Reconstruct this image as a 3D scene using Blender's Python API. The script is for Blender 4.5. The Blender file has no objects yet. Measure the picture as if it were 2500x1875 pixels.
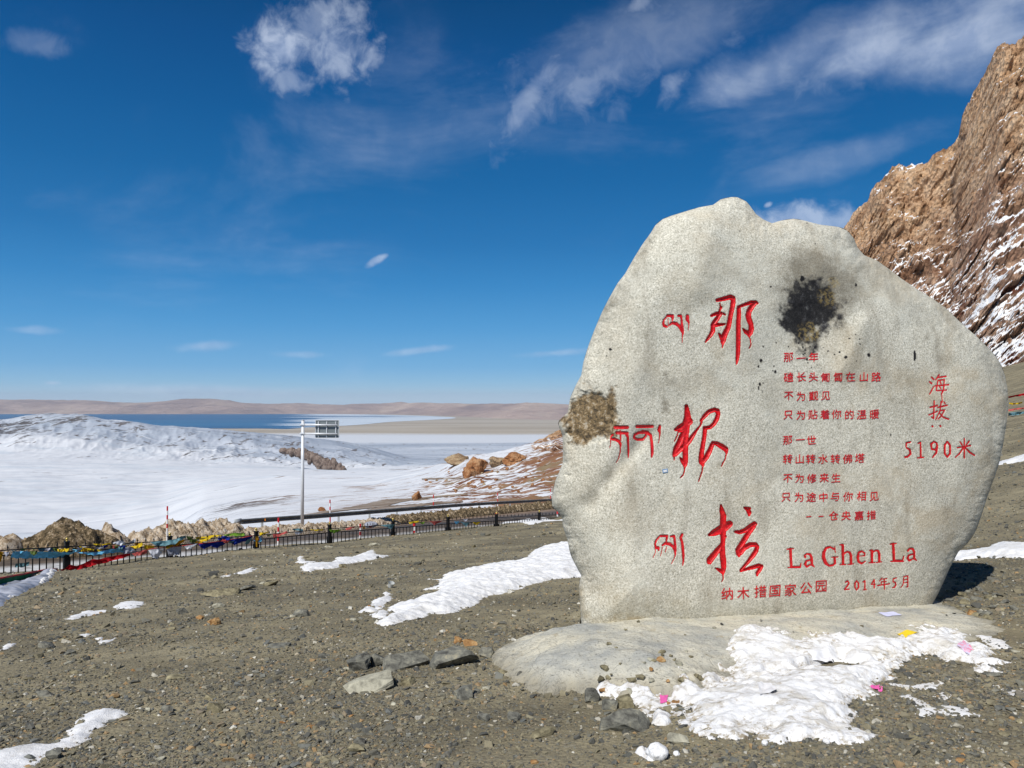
import bpy, bmesh, math, random
import numpy as np
from mathutils import Vector, Matrix, Euler

scene = bpy.context.scene
col = scene.collection
random.seed(7)
RNG = np.random.default_rng(11)

# ------------------------------------------------------------------ camera
LENS = 26.0
FPX = 2500.0 * LENS / 36.0
PITCH = math.atan(37.5 / FPX)
CAM = np.array([0.0, 0.0, 1.6])
cam_data = bpy.data.cameras.new("camera")
cam = bpy.data.objects.new("camera", cam_data)
col.objects.link(cam)
cam.location = CAM
cam.rotation_euler = (math.radians(90) + PITCH, 0, 0)
cam_data.lens = LENS
cam_data.sensor_width = 36
cam_data.clip_start = 0.05
cam_data.clip_end = 120000
scene.camera = cam

# ------------------------------------------------------------------ sun and sky
SUN_EL = math.radians(48)
SUN_TRAVEL = np.array([0.48, 0.88])
SUN_TRAVEL = SUN_TRAVEL / np.linalg.norm(SUN_TRAVEL)
sun_data = bpy.data.lights.new("sun", 'SUN')
sun_data.energy = 4.5
sun_data.angle = math.radians(0.5)
sun_data.color = (1.0, 0.965, 0.90)
sun = bpy.data.objects.new("sun", sun_data)
col.objects.link(sun)
d = Vector((SUN_TRAVEL[0]*math.cos(SUN_EL), SUN_TRAVEL[1]*math.cos(SUN_EL), -math.sin(SUN_EL)))
sun.rotation_euler = d.to_track_quat('-Z', 'Y').to_euler()

scene.view_settings.view_transform = 'Standard'
scene.view_settings.look = 'None'
scene.view_settings.exposure = 0.05
scene.view_settings.gamma = 1.0
scene.view_settings.use_curve_mapping = False
scene.render.engine = 'CYCLES'
scene.cycles.max_bounces = 6
scene.cycles.diffuse_bounces = 3
scene.cycles.volume_bounces = 0
scene.cycles.use_denoising = True


class NT:
    """small node-tree writer"""
    def __init__(self, tree):
        self.t = tree
        tree.nodes.clear()

    def n(self, typ, **kw):
        nd = self.t.nodes.new(typ)
        ins = kw.pop('ins', {})
        for k, v in kw.items():
            setattr(nd, k, v)
        for k, v in ins.items():
            if isinstance(v, bpy.types.NodeSocket):
                self.t.links.new(v, nd.inputs[k])
            else:
                nd.inputs[k].default_value = v
        return nd

    def link(self, a, b):
        self.t.links.new(a, b)

    def math(self, op, a, b=0.0, c=0.0, clamp=False):
        nd = self.n('ShaderNodeMath', operation=op, use_clamp=clamp)
        for i, v in enumerate((a, b, c)):
            if isinstance(v, bpy.types.NodeSocket):
                self.t.links.new(v, nd.inputs[i])
            else:
                nd.inputs[i].default_value = v
        return nd.outputs[0]

    def mix(self, f, a, b, blend='MIX'):
        nd = self.n('ShaderNodeMix', data_type='RGBA', blend_type=blend)
        nd.clamp_factor = True
        for i, v in ((0, f), (6, a), (7, b)):
            if isinstance(v, bpy.types.NodeSocket):
                self.t.links.new(v, nd.inputs[i])
            elif i == 0:
                nd.inputs[0].default_value = v
            else:
                nd.inputs[i].default_value = (*v, 1) if len(v) == 3 else v
        return nd.outputs[2]

    def ramp(self, f, stops, interp='LINEAR'):
        nd = self.n('ShaderNodeValToRGB')
        cr = nd.color_ramp
        cr.interpolation = interp
        while len(cr.elements) > 1:
            cr.elements.remove(cr.elements[-1])
        for i, (p, c) in enumerate(stops):
            e = cr.elements[0] if i == 0 else cr.elements.new(p)
            e.position = p
            if isinstance(c, (int, float)):
                c = (c, c, c)
            e.color = (*c, 1)
        self.t.links.new(f, nd.inputs[0])
        return nd.outputs[0]

    def smooth(self, f, lo, hi, a=0.0, b=1.0):
        nd = self.n('ShaderNodeMapRange', interpolation_type='SMOOTHSTEP')
        self.t.links.new(f, nd.inputs[0])
        nd.inputs[1].default_value = lo
        nd.inputs[2].default_value = hi
        nd.inputs[3].default_value = a
        nd.inputs[4].default_value = b
        return nd.outputs[0]

    def noise(self, vec, scale, detail=4.0, rough=0.55, dist=0.0, sc=None, rot=None):
        if sc is not None or rot is not None:
            mp = self.n('ShaderNodeMapping')
            self.t.links.new(vec, mp.inputs[0])
            if sc is not None:
                mp.inputs['Scale'].default_value = sc
            if rot is not None:
                mp.inputs['Rotation'].default_value = rot
            vec = mp.outputs[0]
        nd = self.n('ShaderNodeTexNoise')
        self.t.links.new(vec, nd.inputs['Vector'])
        nd.inputs['Scale'].default_value = scale
        nd.inputs['Detail'].default_value = detail
        nd.inputs['Roughness'].default_value = rough
        nd.inputs['Distortion'].default_value = dist
        return nd.outputs[0]

    def voro(self, vec, scale, feature='F1', out=0, rnd=1.0):
        nd = self.n('ShaderNodeTexVoronoi', feature=feature)
        self.t.links.new(vec, nd.inputs['Vector'])
        nd.inputs['Scale'].default_value = scale
        nd.inputs['Randomness'].default_value = rnd
        return nd.outputs[out]


def material(name):
    m = bpy.data.materials.new(name)
    m.use_nodes = True
    T = NT(m.node_tree)
    T.bsdf = T.n('ShaderNodeBsdfPrincipled')
    T.out = T.n('ShaderNodeOutputMaterial')
    T.link(T.bsdf.outputs[0], T.out.inputs[0])
    T.pos = T.n('ShaderNodeNewGeometry').outputs['Position']
    T.bsdf.inputs['Roughness'].default_value = 0.85
    T.bsdf.inputs['Specular IOR Level'].default_value = 0.25
    m_T[m.name] = T
    return m, T


m_T = {}


def bump(T, h, dist=0.01, strength=1.0):
    b = T.n('ShaderNodeBump')
    b.inputs['Strength'].default_value = strength
    b.inputs['Distance'].default_value = dist
    T.link(h, b.inputs['Height'])
    T.link(b.outputs[0], T.bsdf.inputs['Normal'])
    return b


def plain(name, rgb, rough=0.6, spec=0.3, metal=0.0, var=0.12, scale=8.0, bumpd=0.0):
    m, T = material(name)
    nz = T.noise(T.pos, scale, 5, 0.6)
    f = T.smooth(nz, 0.3, 0.7, 1 - var, 1 + var)
    nd = T.n('ShaderNodeVectorMath', operation='SCALE')
    nd.inputs[0].default_value = rgb
    T.link(f, nd.inputs[3])
    T.link(nd.outputs[0], T.bsdf.inputs['Base Color'])
    T.bsdf.inputs['Roughness'].default_value = rough
    T.bsdf.inputs['Specular IOR Level'].default_value = spec
    T.bsdf.inputs['Metallic'].default_value = metal
    if bumpd:
        bump(T, T.noise(T.pos, scale * 5, 4), bumpd)
    return m


# world: physical sky, clouds laid over it by direction
world = bpy.data.worlds.new("World")
scene.world = world
world.use_nodes = True
W = NT(world.node_tree)
sky = W.n('ShaderNodeTexSky', sky_type='NISHITA')
sky.sun_disc = False
sky.sun_elevation = SUN_EL
sky.sun_rotation = math.atan2(-SUN_TRAVEL[0], -SUN_TRAVEL[1])
sky.altitude = 5000
sky.air_density = 1.2
sky.dust_density = 0.35
sky.ozone_density = 3.0
hs = W.n('ShaderNodeHueSaturation')
hs.inputs['Saturation'].default_value = 1.3
hs.inputs['Hue'].default_value = 0.488
hs.inputs['Value'].default_value = 1.0
W.link(sky.outputs[0], hs.inputs['Color'])
tc = W.n('ShaderNodeTexCoord').outputs['Generated']
sep = W.n('ShaderNodeSeparateXYZ')
W.link(tc, sep.inputs[0])
dx, dy, dz = sep.outputs
# spherical direction: azimuth (0 ahead, + to the right) and elevation, in radians
az = W.math('ARCTAN2', dx, dy)
el = W.math('ARCSINE', dz)


def dir_az_el(u, v):
    a = (u - 1250) / FPX
    b = (937.5 - v) / FPX
    y = math.cos(PITCH) - b * math.sin(PITCH)
    z = math.sin(PITCH) + b * math.cos(PITCH)
    return math.atan2(a, y), math.atan2(z, math.hypot(a, y))


comb = W.n('ShaderNodeCombineXYZ')
W.link(az, comb.inputs[0]); W.link(el, comb.inputs[1])
sky_uv = comb.outputs[0]
fine_n = W.noise(sky_uv, 22.0, 10, 0.62, 0.5)
wisp_n = W.noise(sky_uv, 5.5, 9, 0.6, 0.5, sc=(1.0, 2.2, 1.0), rot=(0, 0, -0.5))
puff_n = W.noise(sky_uv, 30.0, 9, 0.58, 0.3)


def blob(u, v, ru, rv, ang=0.0):
    """0 outside .. 1 at the centre of a rotated ellipse of sky"""
    a0, e0 = dir_az_el(u, v)
    k = FPX * (math.cos(a0) ** -2 if abs(a0) < 1 else 1)
    ra, re = ru / k, rv / FPX
    c, s = math.cos(ang), math.sin(ang)
    da = W.math('SUBTRACT', az, a0)
    de = W.math('SUBTRACT', el, e0)
    p = W.math('DIVIDE', W.math('ADD', W.math('MULTIPLY', da, c), W.math('MULTIPLY', de, s)), ra)
    q = W.math('DIVIDE', W.math('SUBTRACT', W.math('MULTIPLY', de, c), W.math('MULTIPLY', da, s)), re)
    r2 = W.math('ADD', W.math('MULTIPLY', p, p), W.math('MULTIPLY', q, q))
    return W.math('SUBTRACT', 1.0, W.math('SQRT', r2))


cloud = None


def slope_v(v):
    b = (937.5 - v) / FPX
    return (math.sin(PITCH) + b * math.cos(PITCH)) / (math.cos(PITCH) - b * math.sin(PITCH))



def add_cloud(c):
    global cloud
    cloud = c if cloud is None else W.math('MAXIMUM', cloud, c)


def puffy(u, v, ru, rv, ang=0.0, amt=0.8, nz=None, k=1.5, sharp=0.55, bias=0.0):
    b = blob(u, v, ru, rv, ang)
    nn = W.math('MULTIPLY', W.math('SUBTRACT', nz if nz is not None else puff_n, 0.5), k)
    f = W.math('ADD', W.math('ADD', b, nn), bias)
    add_cloud(W.smooth(f, 0.0, sharp, 0.0, amt))


puffy(690, 120, 108, 84, 0.1, 0.66, sharp=0.9, k=1.9)
puffy(815, 105, 128, 110, -0.2, 0.46, sharp=1.0, k=2.4)
puffy(770, 60, 90, 60, 0.3, 0.32, sharp=0.6, k=2.0)
puffy(710, 190, 70, 45, 0.0, 0.35, sharp=0.7, k=2.2)
puffy(85, 105, 95, 30, 0.15, 0.15, nz=fine_n, sharp=0.8, k=2.0)
puffy(925, 633, 42, 13, 0.5, 0.5, nz=fine_n, sharp=0.7, k=1.8)
puffy(1935, 535, 130, 48, 0.12, 0.55, nz=puff_n, sharp=0.8, k=1.6)
puffy(2040, 550, 110, 50, 0.0, 0.45, nz=puff_n, sharp=0.8, k=1.4)
puffy(1875, 500, 16, 9, 0.3, 0.5, nz=fine_n, sharp=0.7)
puffy(500, 845, 110, 16, 0.1, 0.32, nz=fine_n, sharp=0.9)
puffy(80, 806, 90, 12, 0.0, 0.22, nz=fine_n, sharp=0.9)
puffy(1025, 856, 110, 12, 0.12, 0.30, nz=fine_n, sharp=0.9)
puffy(1360, 862, 120, 12, 0.06, 0.28, nz=fine_n, sharp=0.9)
puffy(740, 866, 90, 11, 0.0, 0.22, nz=fine_n, sharp=0.9)
puffy(130, 935, 30, 6, 0.0, 0.4, nz=fine_n, sharp=0.9)
puffy(480, 955, 430, 22, -0.02, 0.34, nz=fine_n, sharp=0.9, k=0.8)
# the long veil that rises to the right
puffy(1290, 235, 170, 42, 0.80, 0.34, nz=fine_n, sharp=0.9, k=2.2)
puffy(1430, 215, 80, 60, 0.4, 0.30, nz=fine_n, sharp=0.9, k=2.4)
puffy(1640, 205, 80, 40, 0.8, 0.30, nz=fine_n, sharp=1.1, k=2.8)
puffy(1500, 150, 480, 120, 0.38, 0.24, nz=fine_n, sharp=1.2, k=2.6)
puffy(1600, 90, 480, 110, 0.30, 0.20, nz=wisp_n, sharp=1.0, k=2.0)
puffy(1900, 160, 330, 80, 0.20, 0.40, nz=wisp_n, sharp=1.0, k=2.0)
puffy(2130, 110, 340, 85, 0.22, 0.58, nz=wisp_n, sharp=1.2, k=1.9, bias=0.05)
puffy(2150, 110, 300, 75, 0.22, 0.40, nz=fine_n, sharp=1.2, k=1.9, bias=0.05)
puffy(2400, 60, 380, 120, 0.16, 0.62, nz=wisp_n, sharp=1.2, k=1.6, bias=0.08)
puffy(2030, 395, 330, 55, 0.22, 0.20, nz=wisp_n, sharp=1.0, k=2.0)
puffy(1560, 10, 70, 22, 0.5, 0.28, nz=fine_n, sharp=1.1, k=2.4)
# a thin veil of the same kind everywhere else in the sky
thin = W.smooth(W.noise(tc, 2.2, 9, 0.6, 0.6, sc=(1, 1, 2.2)), 0.50, 0.80, 0.0, 0.22)
add_cloud(thin)
bg_sky = W.n('ShaderNodeBackground')
bg_sky.inputs[1].default_value = 0.085
cl_shade = W.mix(W.smooth(puff_n, 0.35, 0.65), (5.2, 6.3, 8.6), (7.6, 8.6, 10.4))
EXPK = 2 ** scene.view_settings.exposure * 0.085
def lin(*c):
    return tuple(((x/255/12.92) if x/255 <= 0.04045 else ((x/255+0.055)/1.055)**2.4)/EXPK for x in c)
stops = []
for v_, c_ in ((975, (178, 207, 232)), (940, (140, 187, 224)), (900, (112, 172, 221)), (800, (80, 154, 213)), (700, (55, 135, 199)), (600, (38, 117, 182)),
               (450, (22, 102, 166)), (300, (13, 90, 154)), (150, (9, 79, 142)), (0, (6, 68, 124)), (-600, (4, 52, 102)), (-2500, (4, 46, 92))):
    stops.append((math.atan(float(slope_v(v_)))/1.5708, lin(*c_)))
grad = W.ramp(W.math('DIVIDE', el, 1.5708), stops)
sky_col = W.mix(0.85, hs.outputs[0], grad)
W.link(W.mix(cloud, sky_col, cl_shade), bg_sky.inputs[0])
wo = W.n('ShaderNodeOutputWorld')
W.link(bg_sky.outputs[0], wo.inputs[0])

# ------------------------------------------------------------------ geometry helpers


def slope(v):
    """height over depth of the ray through pixel row v"""
    b = (937.5 - np.asarray(v, float)) / FPX
    return (math.sin(PITCH) + b * math.cos(PITCH)) / (math.cos(PITCH) - b * math.sin(PITCH))


def side(u, v):
    b = (937.5 - np.asarray(v, float)) / FPX
    return (np.asarray(u, float) - 1250) / FPX / (math.cos(PITCH) - b * math.sin(PITCH))


def at(u, v, y):
    y = np.asarray(y, float)
    return np.stack(np.broadcast_arrays(side(u, v) * y, y, 1.6 + slope(v) * y), -1)


_perm = np.random.default_rng(5).permutation(4096)
_grad = np.random.default_rng(6).normal(size=(4096, 3))
_grad /= np.linalg.norm(_grad, axis=1)[:, None]


def perlin(x, y, z):
    x, y, z = np.broadcast_arrays(x, y, z)
    xi = np.floor(x).astype(np.int64); yi = np.floor(y).astype(np.int64); zi = np.floor(z).astype(np.int64)
    xf, yf, zf = x - xi, y - yi, z - zi
    u = xf**3*(xf*(xf*6-15)+10); v = yf**3*(yf*(yf*6-15)+10); w = zf**3*(zf*(zf*6-15)+10)
    out = 0
    for i in (0, 1):
        pi = _perm[(xi + i) & 4095]
        for j in (0, 1):
            pj = _perm[(pi + yi + j) & 4095]
            for k in (0, 1):
                g = _grad[_perm[(pj + zi + k) & 4095]]
                dt = g[..., 0]*(xf-i) + g[..., 1]*(yf-j) + g[..., 2]*(zf-k)
                out = out + dt * (u if i else 1-u) * (v if j else 1-v) * (w if k else 1-w)
    return out * 1.5


def fbm(x, y, z, s=1.0, o=4, g=0.5, ridged=False):
    a, f, t = 1.0, 1.0/s, 0
    for i in range(o):
        p = perlin(x*f + i*17.3, y*f + i*9.1, z*f - i*5.7)
        if ridged:
            p = 1 - 2*np.abs(p)
        t = t + a*p
        a *= g
        f *= 2.03
    return t


def mesh_np(name, verts, faces, smooth=True, attrs=None):
    verts = np.ascontiguousarray(verts, np.float32).reshape(-1, 3)
    faces = np.ascontiguousarray(faces, np.int32)
    me = bpy.data.meshes.new(name)
    n, k = faces.shape
    me.vertices.add(len(verts)); me.vertices.foreach_set('co', verts.ravel())
    me.loops.add(n*k); me.loops.foreach_set('vertex_index', faces.ravel())
    me.polygons.add(n); me.polygons.foreach_set('loop_start', np.arange(0, n*k, k, dtype=np.int32))
    try:
        me.polygons.foreach_set('loop_total', np.full(n, k, np.int32))
    except Exception:
        pass
    me.polygons.foreach_set('use_smooth', np.full(n, smooth, bool))
    me.update(calc_edges=True)
    if attrs:
        for an, av in attrs.items():
            a = me.attributes.new(an, 'FLOAT', 'POINT')
            a.data.foreach_set('value', np.ascontiguousarray(av, np.float32).ravel())
    return me


def grid_faces(r, c, keep=None):
    i = np.arange(r-1)[:, None]*c + np.arange(c-1)[None, :]
    f = np.stack([i, i+1, i+c+1, i+c], -1)
    if keep is not None:
        f = f[keep]
    return f.reshape(-1, 4)


def add(name, me, mat=None, parent=None, label=None, cat=None, group=None, kind=None, loc=None):
    o = bpy.data.objects.new(name, me)
    col.objects.link(o)
    if mat is not None and me is not None and not me.materials:
        me.materials.append(mat)
    if parent is not None:
        o.parent = parent
    if loc is not None:
        o.location = loc
    for k, v in (('label', label), ('category', cat), ('group', group), ('kind', kind)):
        if v:
            o[k] = v
    return o


def thing(name, label, cat, loc=(0, 0, 0), rotz=0, group=None):
    o = add(name, None, label=label, cat=cat, group=group, loc=loc)
    o.rotation_euler = (0, 0, rotz)
    return o


class MB:
    def __init__(self):
        self.bm = bmesh.new()

    def box(self, c, s, rot=None, bevel=0.0):
        M = Matrix.Translation(c)
        if rot is not None:
            M = M @ rot.to_4x4()
        r = bmesh.ops.create_cube(self.bm, size=1.0, matrix=M @ Matrix.Diagonal((s[0], s[1], s[2], 1)))
        if bevel:
            ed = list({e for v in r['verts'] for e in v.link_edges})
            bmesh.ops.bevel(self.bm, geom=ed, offset=bevel, segments=2, affect='EDGES')

    def tube(self, a, b, r1, r2=None, seg=12, caps=True):
        a, b = Vector(a), Vector(b)
        d = b - a
        M = Matrix.Translation((a+b)/2) @ d.to_track_quat('Z', 'Y').to_matrix().to_4x4()
        bmesh.ops.create_cone(self.bm, cap_ends=caps, segments=seg, radius1=r1, radius2=r1 if r2 is None else r2,
                              depth=d.length, matrix=M)

    def ball(self, c, r, sz=1.0, seg=12):
        bmesh.ops.create_uvsphere(self.bm, u_segments=seg, v_segments=seg//2+1, radius=r,
                                  matrix=Matrix.Translation(c) @ Matrix.Diagonal((1, 1, sz, 1)))

    def mesh(self, name, smooth=False):
        me = bpy.data.meshes.new(name)
        self.bm.to_mesh(me)
        self.bm.free()
        if smooth:
            me.polygons.foreach_set('use_smooth', np.ones(len(me.polygons), bool))
        return me


def poly_sd(px, py, poly):
    """signed distance to polygon, positive inside; also nearest boundary point"""
    poly = np.asarray(poly, float)
    sh = px.shape
    px = px.ravel(); py = py.ravel()
    best = np.full(px.shape, 1e18); bx = np.zeros_like(px); by = np.zeros_like(py)
    inside = np.zeros(px.shape, bool)
    n = len(poly)
    for i in range(n):
        x0, y0 = poly[i]; x1, y1 = poly[(i+1) % n]
        ex, ey = x1-x0, y1-y0
        t = np.clip(((px-x0)*ex + (py-y0)*ey)/(ex*ex+ey*ey+1e-12), 0, 1)
        qx, qy = x0+t*ex, y0+t*ey
        dd = (px-qx)**2 + (py-qy)**2
        m = dd < best
        best[m] = dd[m]; bx[m] = qx[m]; by[m] = qy[m]
        c = (y0 > py) != (y1 > py)
        if c.any():
            xx = x0 + (py[c]-y0)*ex/(ey if ey else 1e-12)
            idx = np.where(c)[0]
            inside[idx[px[c] < xx]] ^= True
    dist = np.sqrt(best)
    return (np.where(inside, dist, -dist)).reshape(sh), bx.reshape(sh), by.reshape(sh)


def smoothpoly(pts, k=6):
    """Catmull-Rom through a closed outline"""
    P = np.asarray(pts, float)
    out = []
    n = len(P)
    for i in range(n):
        p0, p1, p2, p3 = P[i-1], P[i], P[(i+1) % n], P[(i+2) % n]
        for t in np.arange(k)/k:
            out.append(0.5*((2*p1) + (-p0+p2)*t + (2*p0-5*p1+4*p2-p3)*t*t + (-p0+3*p1-3*p2+p3)*t**3))
    return np.array(out)


def sstep(x, a, b):
    t = np.clip((x-a)/(b-a), 0, 1)
    return t*t*(3-2*t)


def softplus(x, w=1.0):
    return w*np.logaddexp(0, x/w)


# ------------------------------------------------------------------ the near ground
FENCE_A, FENCE_K, FENCE_D = 170.4, 0.0957, 22.0   # picture column = (u0 + n a)/(1 + n k)


def fence_xy(n):
    y = FENCE_D*(1+FENCE_K*n)
    x = (-1082 + FENCE_A*n)*FENCE_D/FPX
    return x, y


_gy = np.array([-20, -3, 0, 4, 7, 12, 22, 34.6, 60, 120.])
_gz = np.array([1.2, 0.2, 0, -0.36, -0.68, -1.33, -2.72, -4.27, -6.6, -10.])
_yy = np.linspace(-20, 120, 2801)
_zz = np.interp(_yy, _gy, _gz)
_ker = np.hanning(81); _ker /= _ker.sum()
_zp = np.pad(_zz, 40, mode='reflect', reflect_type='odd')
_zz = np.convolve(_zp, _ker, 'valid')

F0 = np.array(fence_xy(0)); F6 = np.array(fence_xy(6))
FD = (F6-F0)/np.linalg.norm(F6-F0)
FN = np.array([-FD[1], FD[0]])       # points away from the camera, over the fence


def over_fence(x, y):
    return (x-F0[0])*FN[0] + (y-F0[1])*FN[1]


def road_z(x, y):
    return -6.35 - 0.112*(y-44) + 0.0*x


def hill_z(x, y, detail=True):
    z = 0.0523*x + np.interp(y, _yy, _zz)
    z = z + 0.20*softplus(x-6.2-0.0*y, 1.0)*sstep(y, 5.0, 12.0)
    return z


def ground_z(x, y, detail=True):
    x = np.asarray(x, float); y = np.asarray(y, float)
    z = hill_z(x, y)
    if detail:
        far = np.clip(y/8.0, 0.6, 3.0)
        z = z + 0.035*far*fbm(x, y, 3.0, 2.6, 3) + 0.011*fbm(x, y, 9.0, 0.45, 3)
    s = over_fence(x, y) - 0.6
    t = sstep(s, 0.0, 3.2)*(1-sstep(x, 4.0, 12.0))
    low = np.minimum(road_z(x, y) - 0.03, z)
    return z*(1-t) + low*t


def gp(u, v):
    """where the ray through (u, v) meets the near ground"""
    u = np.asarray(u, float); v = np.asarray(v, float)
    u, v = np.broadcast_arrays(u, v)
    sl, sd = slope(v), side(u, v)
    y0 = np.full(u.shape, 1.5); found = np.zeros(u.shape, bool); res = np.full(u.shape, 60.0)
    ys = np.geomspace(1.5, 75, 320)
    prev = None
    for y in ys:
        dlt = 1.6 + sl*y - ground_z(sd*y, np.full_like(sd, y), False)
        if prev is not None:
            m = (~found) & (dlt < 0)
            if m.any():
                t = prev[m]/(prev[m]-dlt[m])
                res[m] = yp + t*(y-yp)
                found |= m
        prev, yp = dlt, y
    return sd*res, res


def gpt(u, v, dz=0.0):
    x, y = gp(u, v)
    return Vector((float(x), float(y), float(ground_z(x, y)) + dz))

# ------------------------------------------------------------------ materials of rock, snow, earth
def granite():
    m, T = material('granite')
    P = T.pos
    g1 = T.noise(P, 58, 3, 0.7)
    g2 = T.noise(P, 130, 2, 0.6)
    v1 = T.voro(P, 62)
    grain = T.math('ADD', T.math('MULTIPLY', g1, 0.6), T.math('MULTIPLY', g2, 0.4))
    c = T.ramp(grain, [(0.36, (0.25, 0.232, 0.18)), (0.45, (0.495, 0.468, 0.385)), (0.54, (0.645, 0.612, 0.515)), (0.63, (0.84, 0.805, 0.705))])
    dark = T.smooth(T.voro(P, 46), 0.05, 0.24, 1.0, 0.0)
    c = T.mix(T.math('MULTIPLY', dark, 0.6), c, (0.07, 0.068, 0.052))
    warm = T.smooth(T.noise(P, 1.4, 6, 0.6, 0.4), 0.46, 0.68)
    sx_ = T.n('ShaderNodeSeparateXYZ'); T.link(P, sx_.inputs[0])
    warm = T.math('MULTIPLY', warm, T.smooth(sx_.outputs[0], 2.4, 4.0, 0.7, 1.5), clamp=True)
    c = T.mix(T.math('MULTIPLY', warm, 0.50), c, (0.42, 0.34, 0.225))
    pale = T.smooth(T.noise(P, 2.1, 6, 0.6, 0.2), 0.5, 0.72)
    c = T.mix(T.math('MULTIPLY', pale, 0.35), c, (0.74, 0.73, 0.64))
    mott = T.smooth(T.noise(P, 6.0, 6, 0.65, 0.3), 0.56, 0.74)
    c = T.mix(T.math('MULTIPLY', mott, 0.35), c, (0.25, 0.22, 0.155))
    drip = T.smooth(T.noise(P, 2.6, 7, 0.62, 0.3, sc=(1.6, 1.6, 0.45), rot=(0, 0.22, 0)), 0.52, 0.70, 0, 0.42)
    c = T.mix(drip, c, (0.24, 0.205, 0.15))
    gr = T.smooth(T.noise(P, 0.9, 5, 0.6, 0.3), 0.48, 0.62, 0, 0.26)
    c = T.mix(gr, c, (0.27, 0.27, 0.24))
    at_s = T.n('ShaderNodeAttribute', attribute_name='stain').outputs['Fac']
    c = T.mix(T.math('MULTIPLY', at_s, 0.62), c, (0.13, 0.105, 0.07))
    at_o = T.n('ShaderNodeAttribute', attribute_name='ochre').outputs['Fac']
    c = T.mix(T.math('MULTIPLY', at_o, 0.6), c, (0.40, 0.29, 0.13))
    at_l = T.n('ShaderNodeAttribute', attribute_name='lichen').outputs['Fac']
    lc = T.ramp(T.noise(P, 24, 8, 0.75, 0.5), [(0.34, (0.03, 0.026, 0.02)), (0.45, (0.12, 0.088, 0.052)), (0.54, (0.27, 0.185, 0.09)), (0.64, (0.50, 0.44, 0.35))])
    c = T.mix(at_l, c, lc)
    at_b = T.n('ShaderNodeAttribute', attribute_name='soot').outputs['Fac']
    sc_ = T.ramp(T.noise(P, 17, 8, 0.72, 0.4), [(0.42, (0.008, 0.008, 0.010)), (0.56, (0.022, 0.021, 0.022)), (0.64, (0.07, 0.068, 0.072)), (0.72, (0.20, 0.2, 0.17))])
    c = T.mix(at_b, c, sc_)
    at_y = T.n('ShaderNodeAttribute', attribute_name='yellow').outputs['Fac']
    c = T.mix(T.math('MULTIPLY', at_y, T.smooth(T.noise(P, 30, 6, 0.7), 0.44, 0.56)), c, (0.42, 0.30, 0.10))
    at_w = T.n('ShaderNodeAttribute', attribute_name='wax').outputs['Fac']
    c = T.mix(at_w, c, (0.012, 0.011, 0.012))
    T.link(c, T.bsdf.inputs['Base Color'])
    T.bsdf.inputs['Roughness'].default_value = 0.8
    h = T.math('ADD', T.math('MULTIPLY', g1, 0.6), T.math('MULTIPLY', v1, 0.4))
    h2 = T.math('ADD', h, T.math('MULTIPLY', T.noise(P, 14, 5, 0.6), 1.2))
    h3 = T.math('ADD', h2, T.math('MULTIPLY', T.math('MULTIPLY', at_l, T.noise(P, 20, 8, 0.8)), 3.5))
    bump(T, h3, 0.006, 0.7)
    return m


MAT_GRANITE = granite()


def red_paint():
    m, T = material('red_paint')
    nz = T.noise(T.pos, 35, 5, 0.6)
    c = T.ramp(nz, [(0.30, (0.34, 0.004, 0.008)), (0.5, (0.58, 0.006, 0.012)), (0.68, (0.74, 0.02, 0.02))])
    c = T.mix(T.smooth(T.noise(T.pos, 90, 4, 0.75), 0.60, 0.70, 0, 0.55), c, (0.62, 0.30, 0.26))
    T.link(c, T.bsdf.inputs['Base Color'])
    T.bsdf.inputs['Roughness'].default_value = 0.38
    T.bsdf.inputs['Specular IOR Level'].default_value = 0.4
    bump(T, T.noise(T.pos, 60, 5, 0.7), 0.004, 0.8)
    return m


MAT_RED = red_paint()


def snow_mat(name, dirt=0.3, dirtcol=(0.36, 0.30, 0.22), scale=3.0, lo=0.5, hi=0.72):
    m, T = material(name)
    f = T.smooth(T.noise(T.pos, scale, 8, 0.68, 0.3), lo, hi)
    f2 = T.smooth(T.noise(T.pos, scale*7, 6, 0.7), 0.45, 0.68)
    at_e = T.n('ShaderNodeAttribute', attribute_name='edge').outputs['Fac']
    ff = T.math('MULTIPLY', T.math('ADD', T.math('MULTIPLY', f, f2), T.math('MULTIPLY', at_e, f2)), dirt, clamp=True)
    broad = T.smooth(T.noise(T.pos, scale*1.7, 7, 0.65, 0.5), 0.48, 0.66, 0.0, min(1.0, dirt*0.75))
    c = T.mix(broad, (0.80, 0.805, 0.82), (0.56, 0.53, 0.47))
    c = T.mix(ff, c, dirtcol)
    T.link(c, T.bsdf.inputs['Base Color'])
    T.bsdf.inputs['Roughness'].default_value = 0.7
    T.bsdf.inputs['Specular IOR Level'].default_value = 0.2
    h = T.math('ADD', T.noise(T.pos, 30, 6, 0.6), T.math('MULTIPLY', T.noise(T.pos, 120, 3, 0.6), 0.3))
    bump(T, h, 0.012, 0.7)
    return m


MAT_SNOW = snow_mat('snow', 0.5)
MAT_SNOW_DIRTY = snow_mat('trampled_snow', 1.0, (0.36, 0.31, 0.23), 3.6, 0.42, 0.62)


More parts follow.
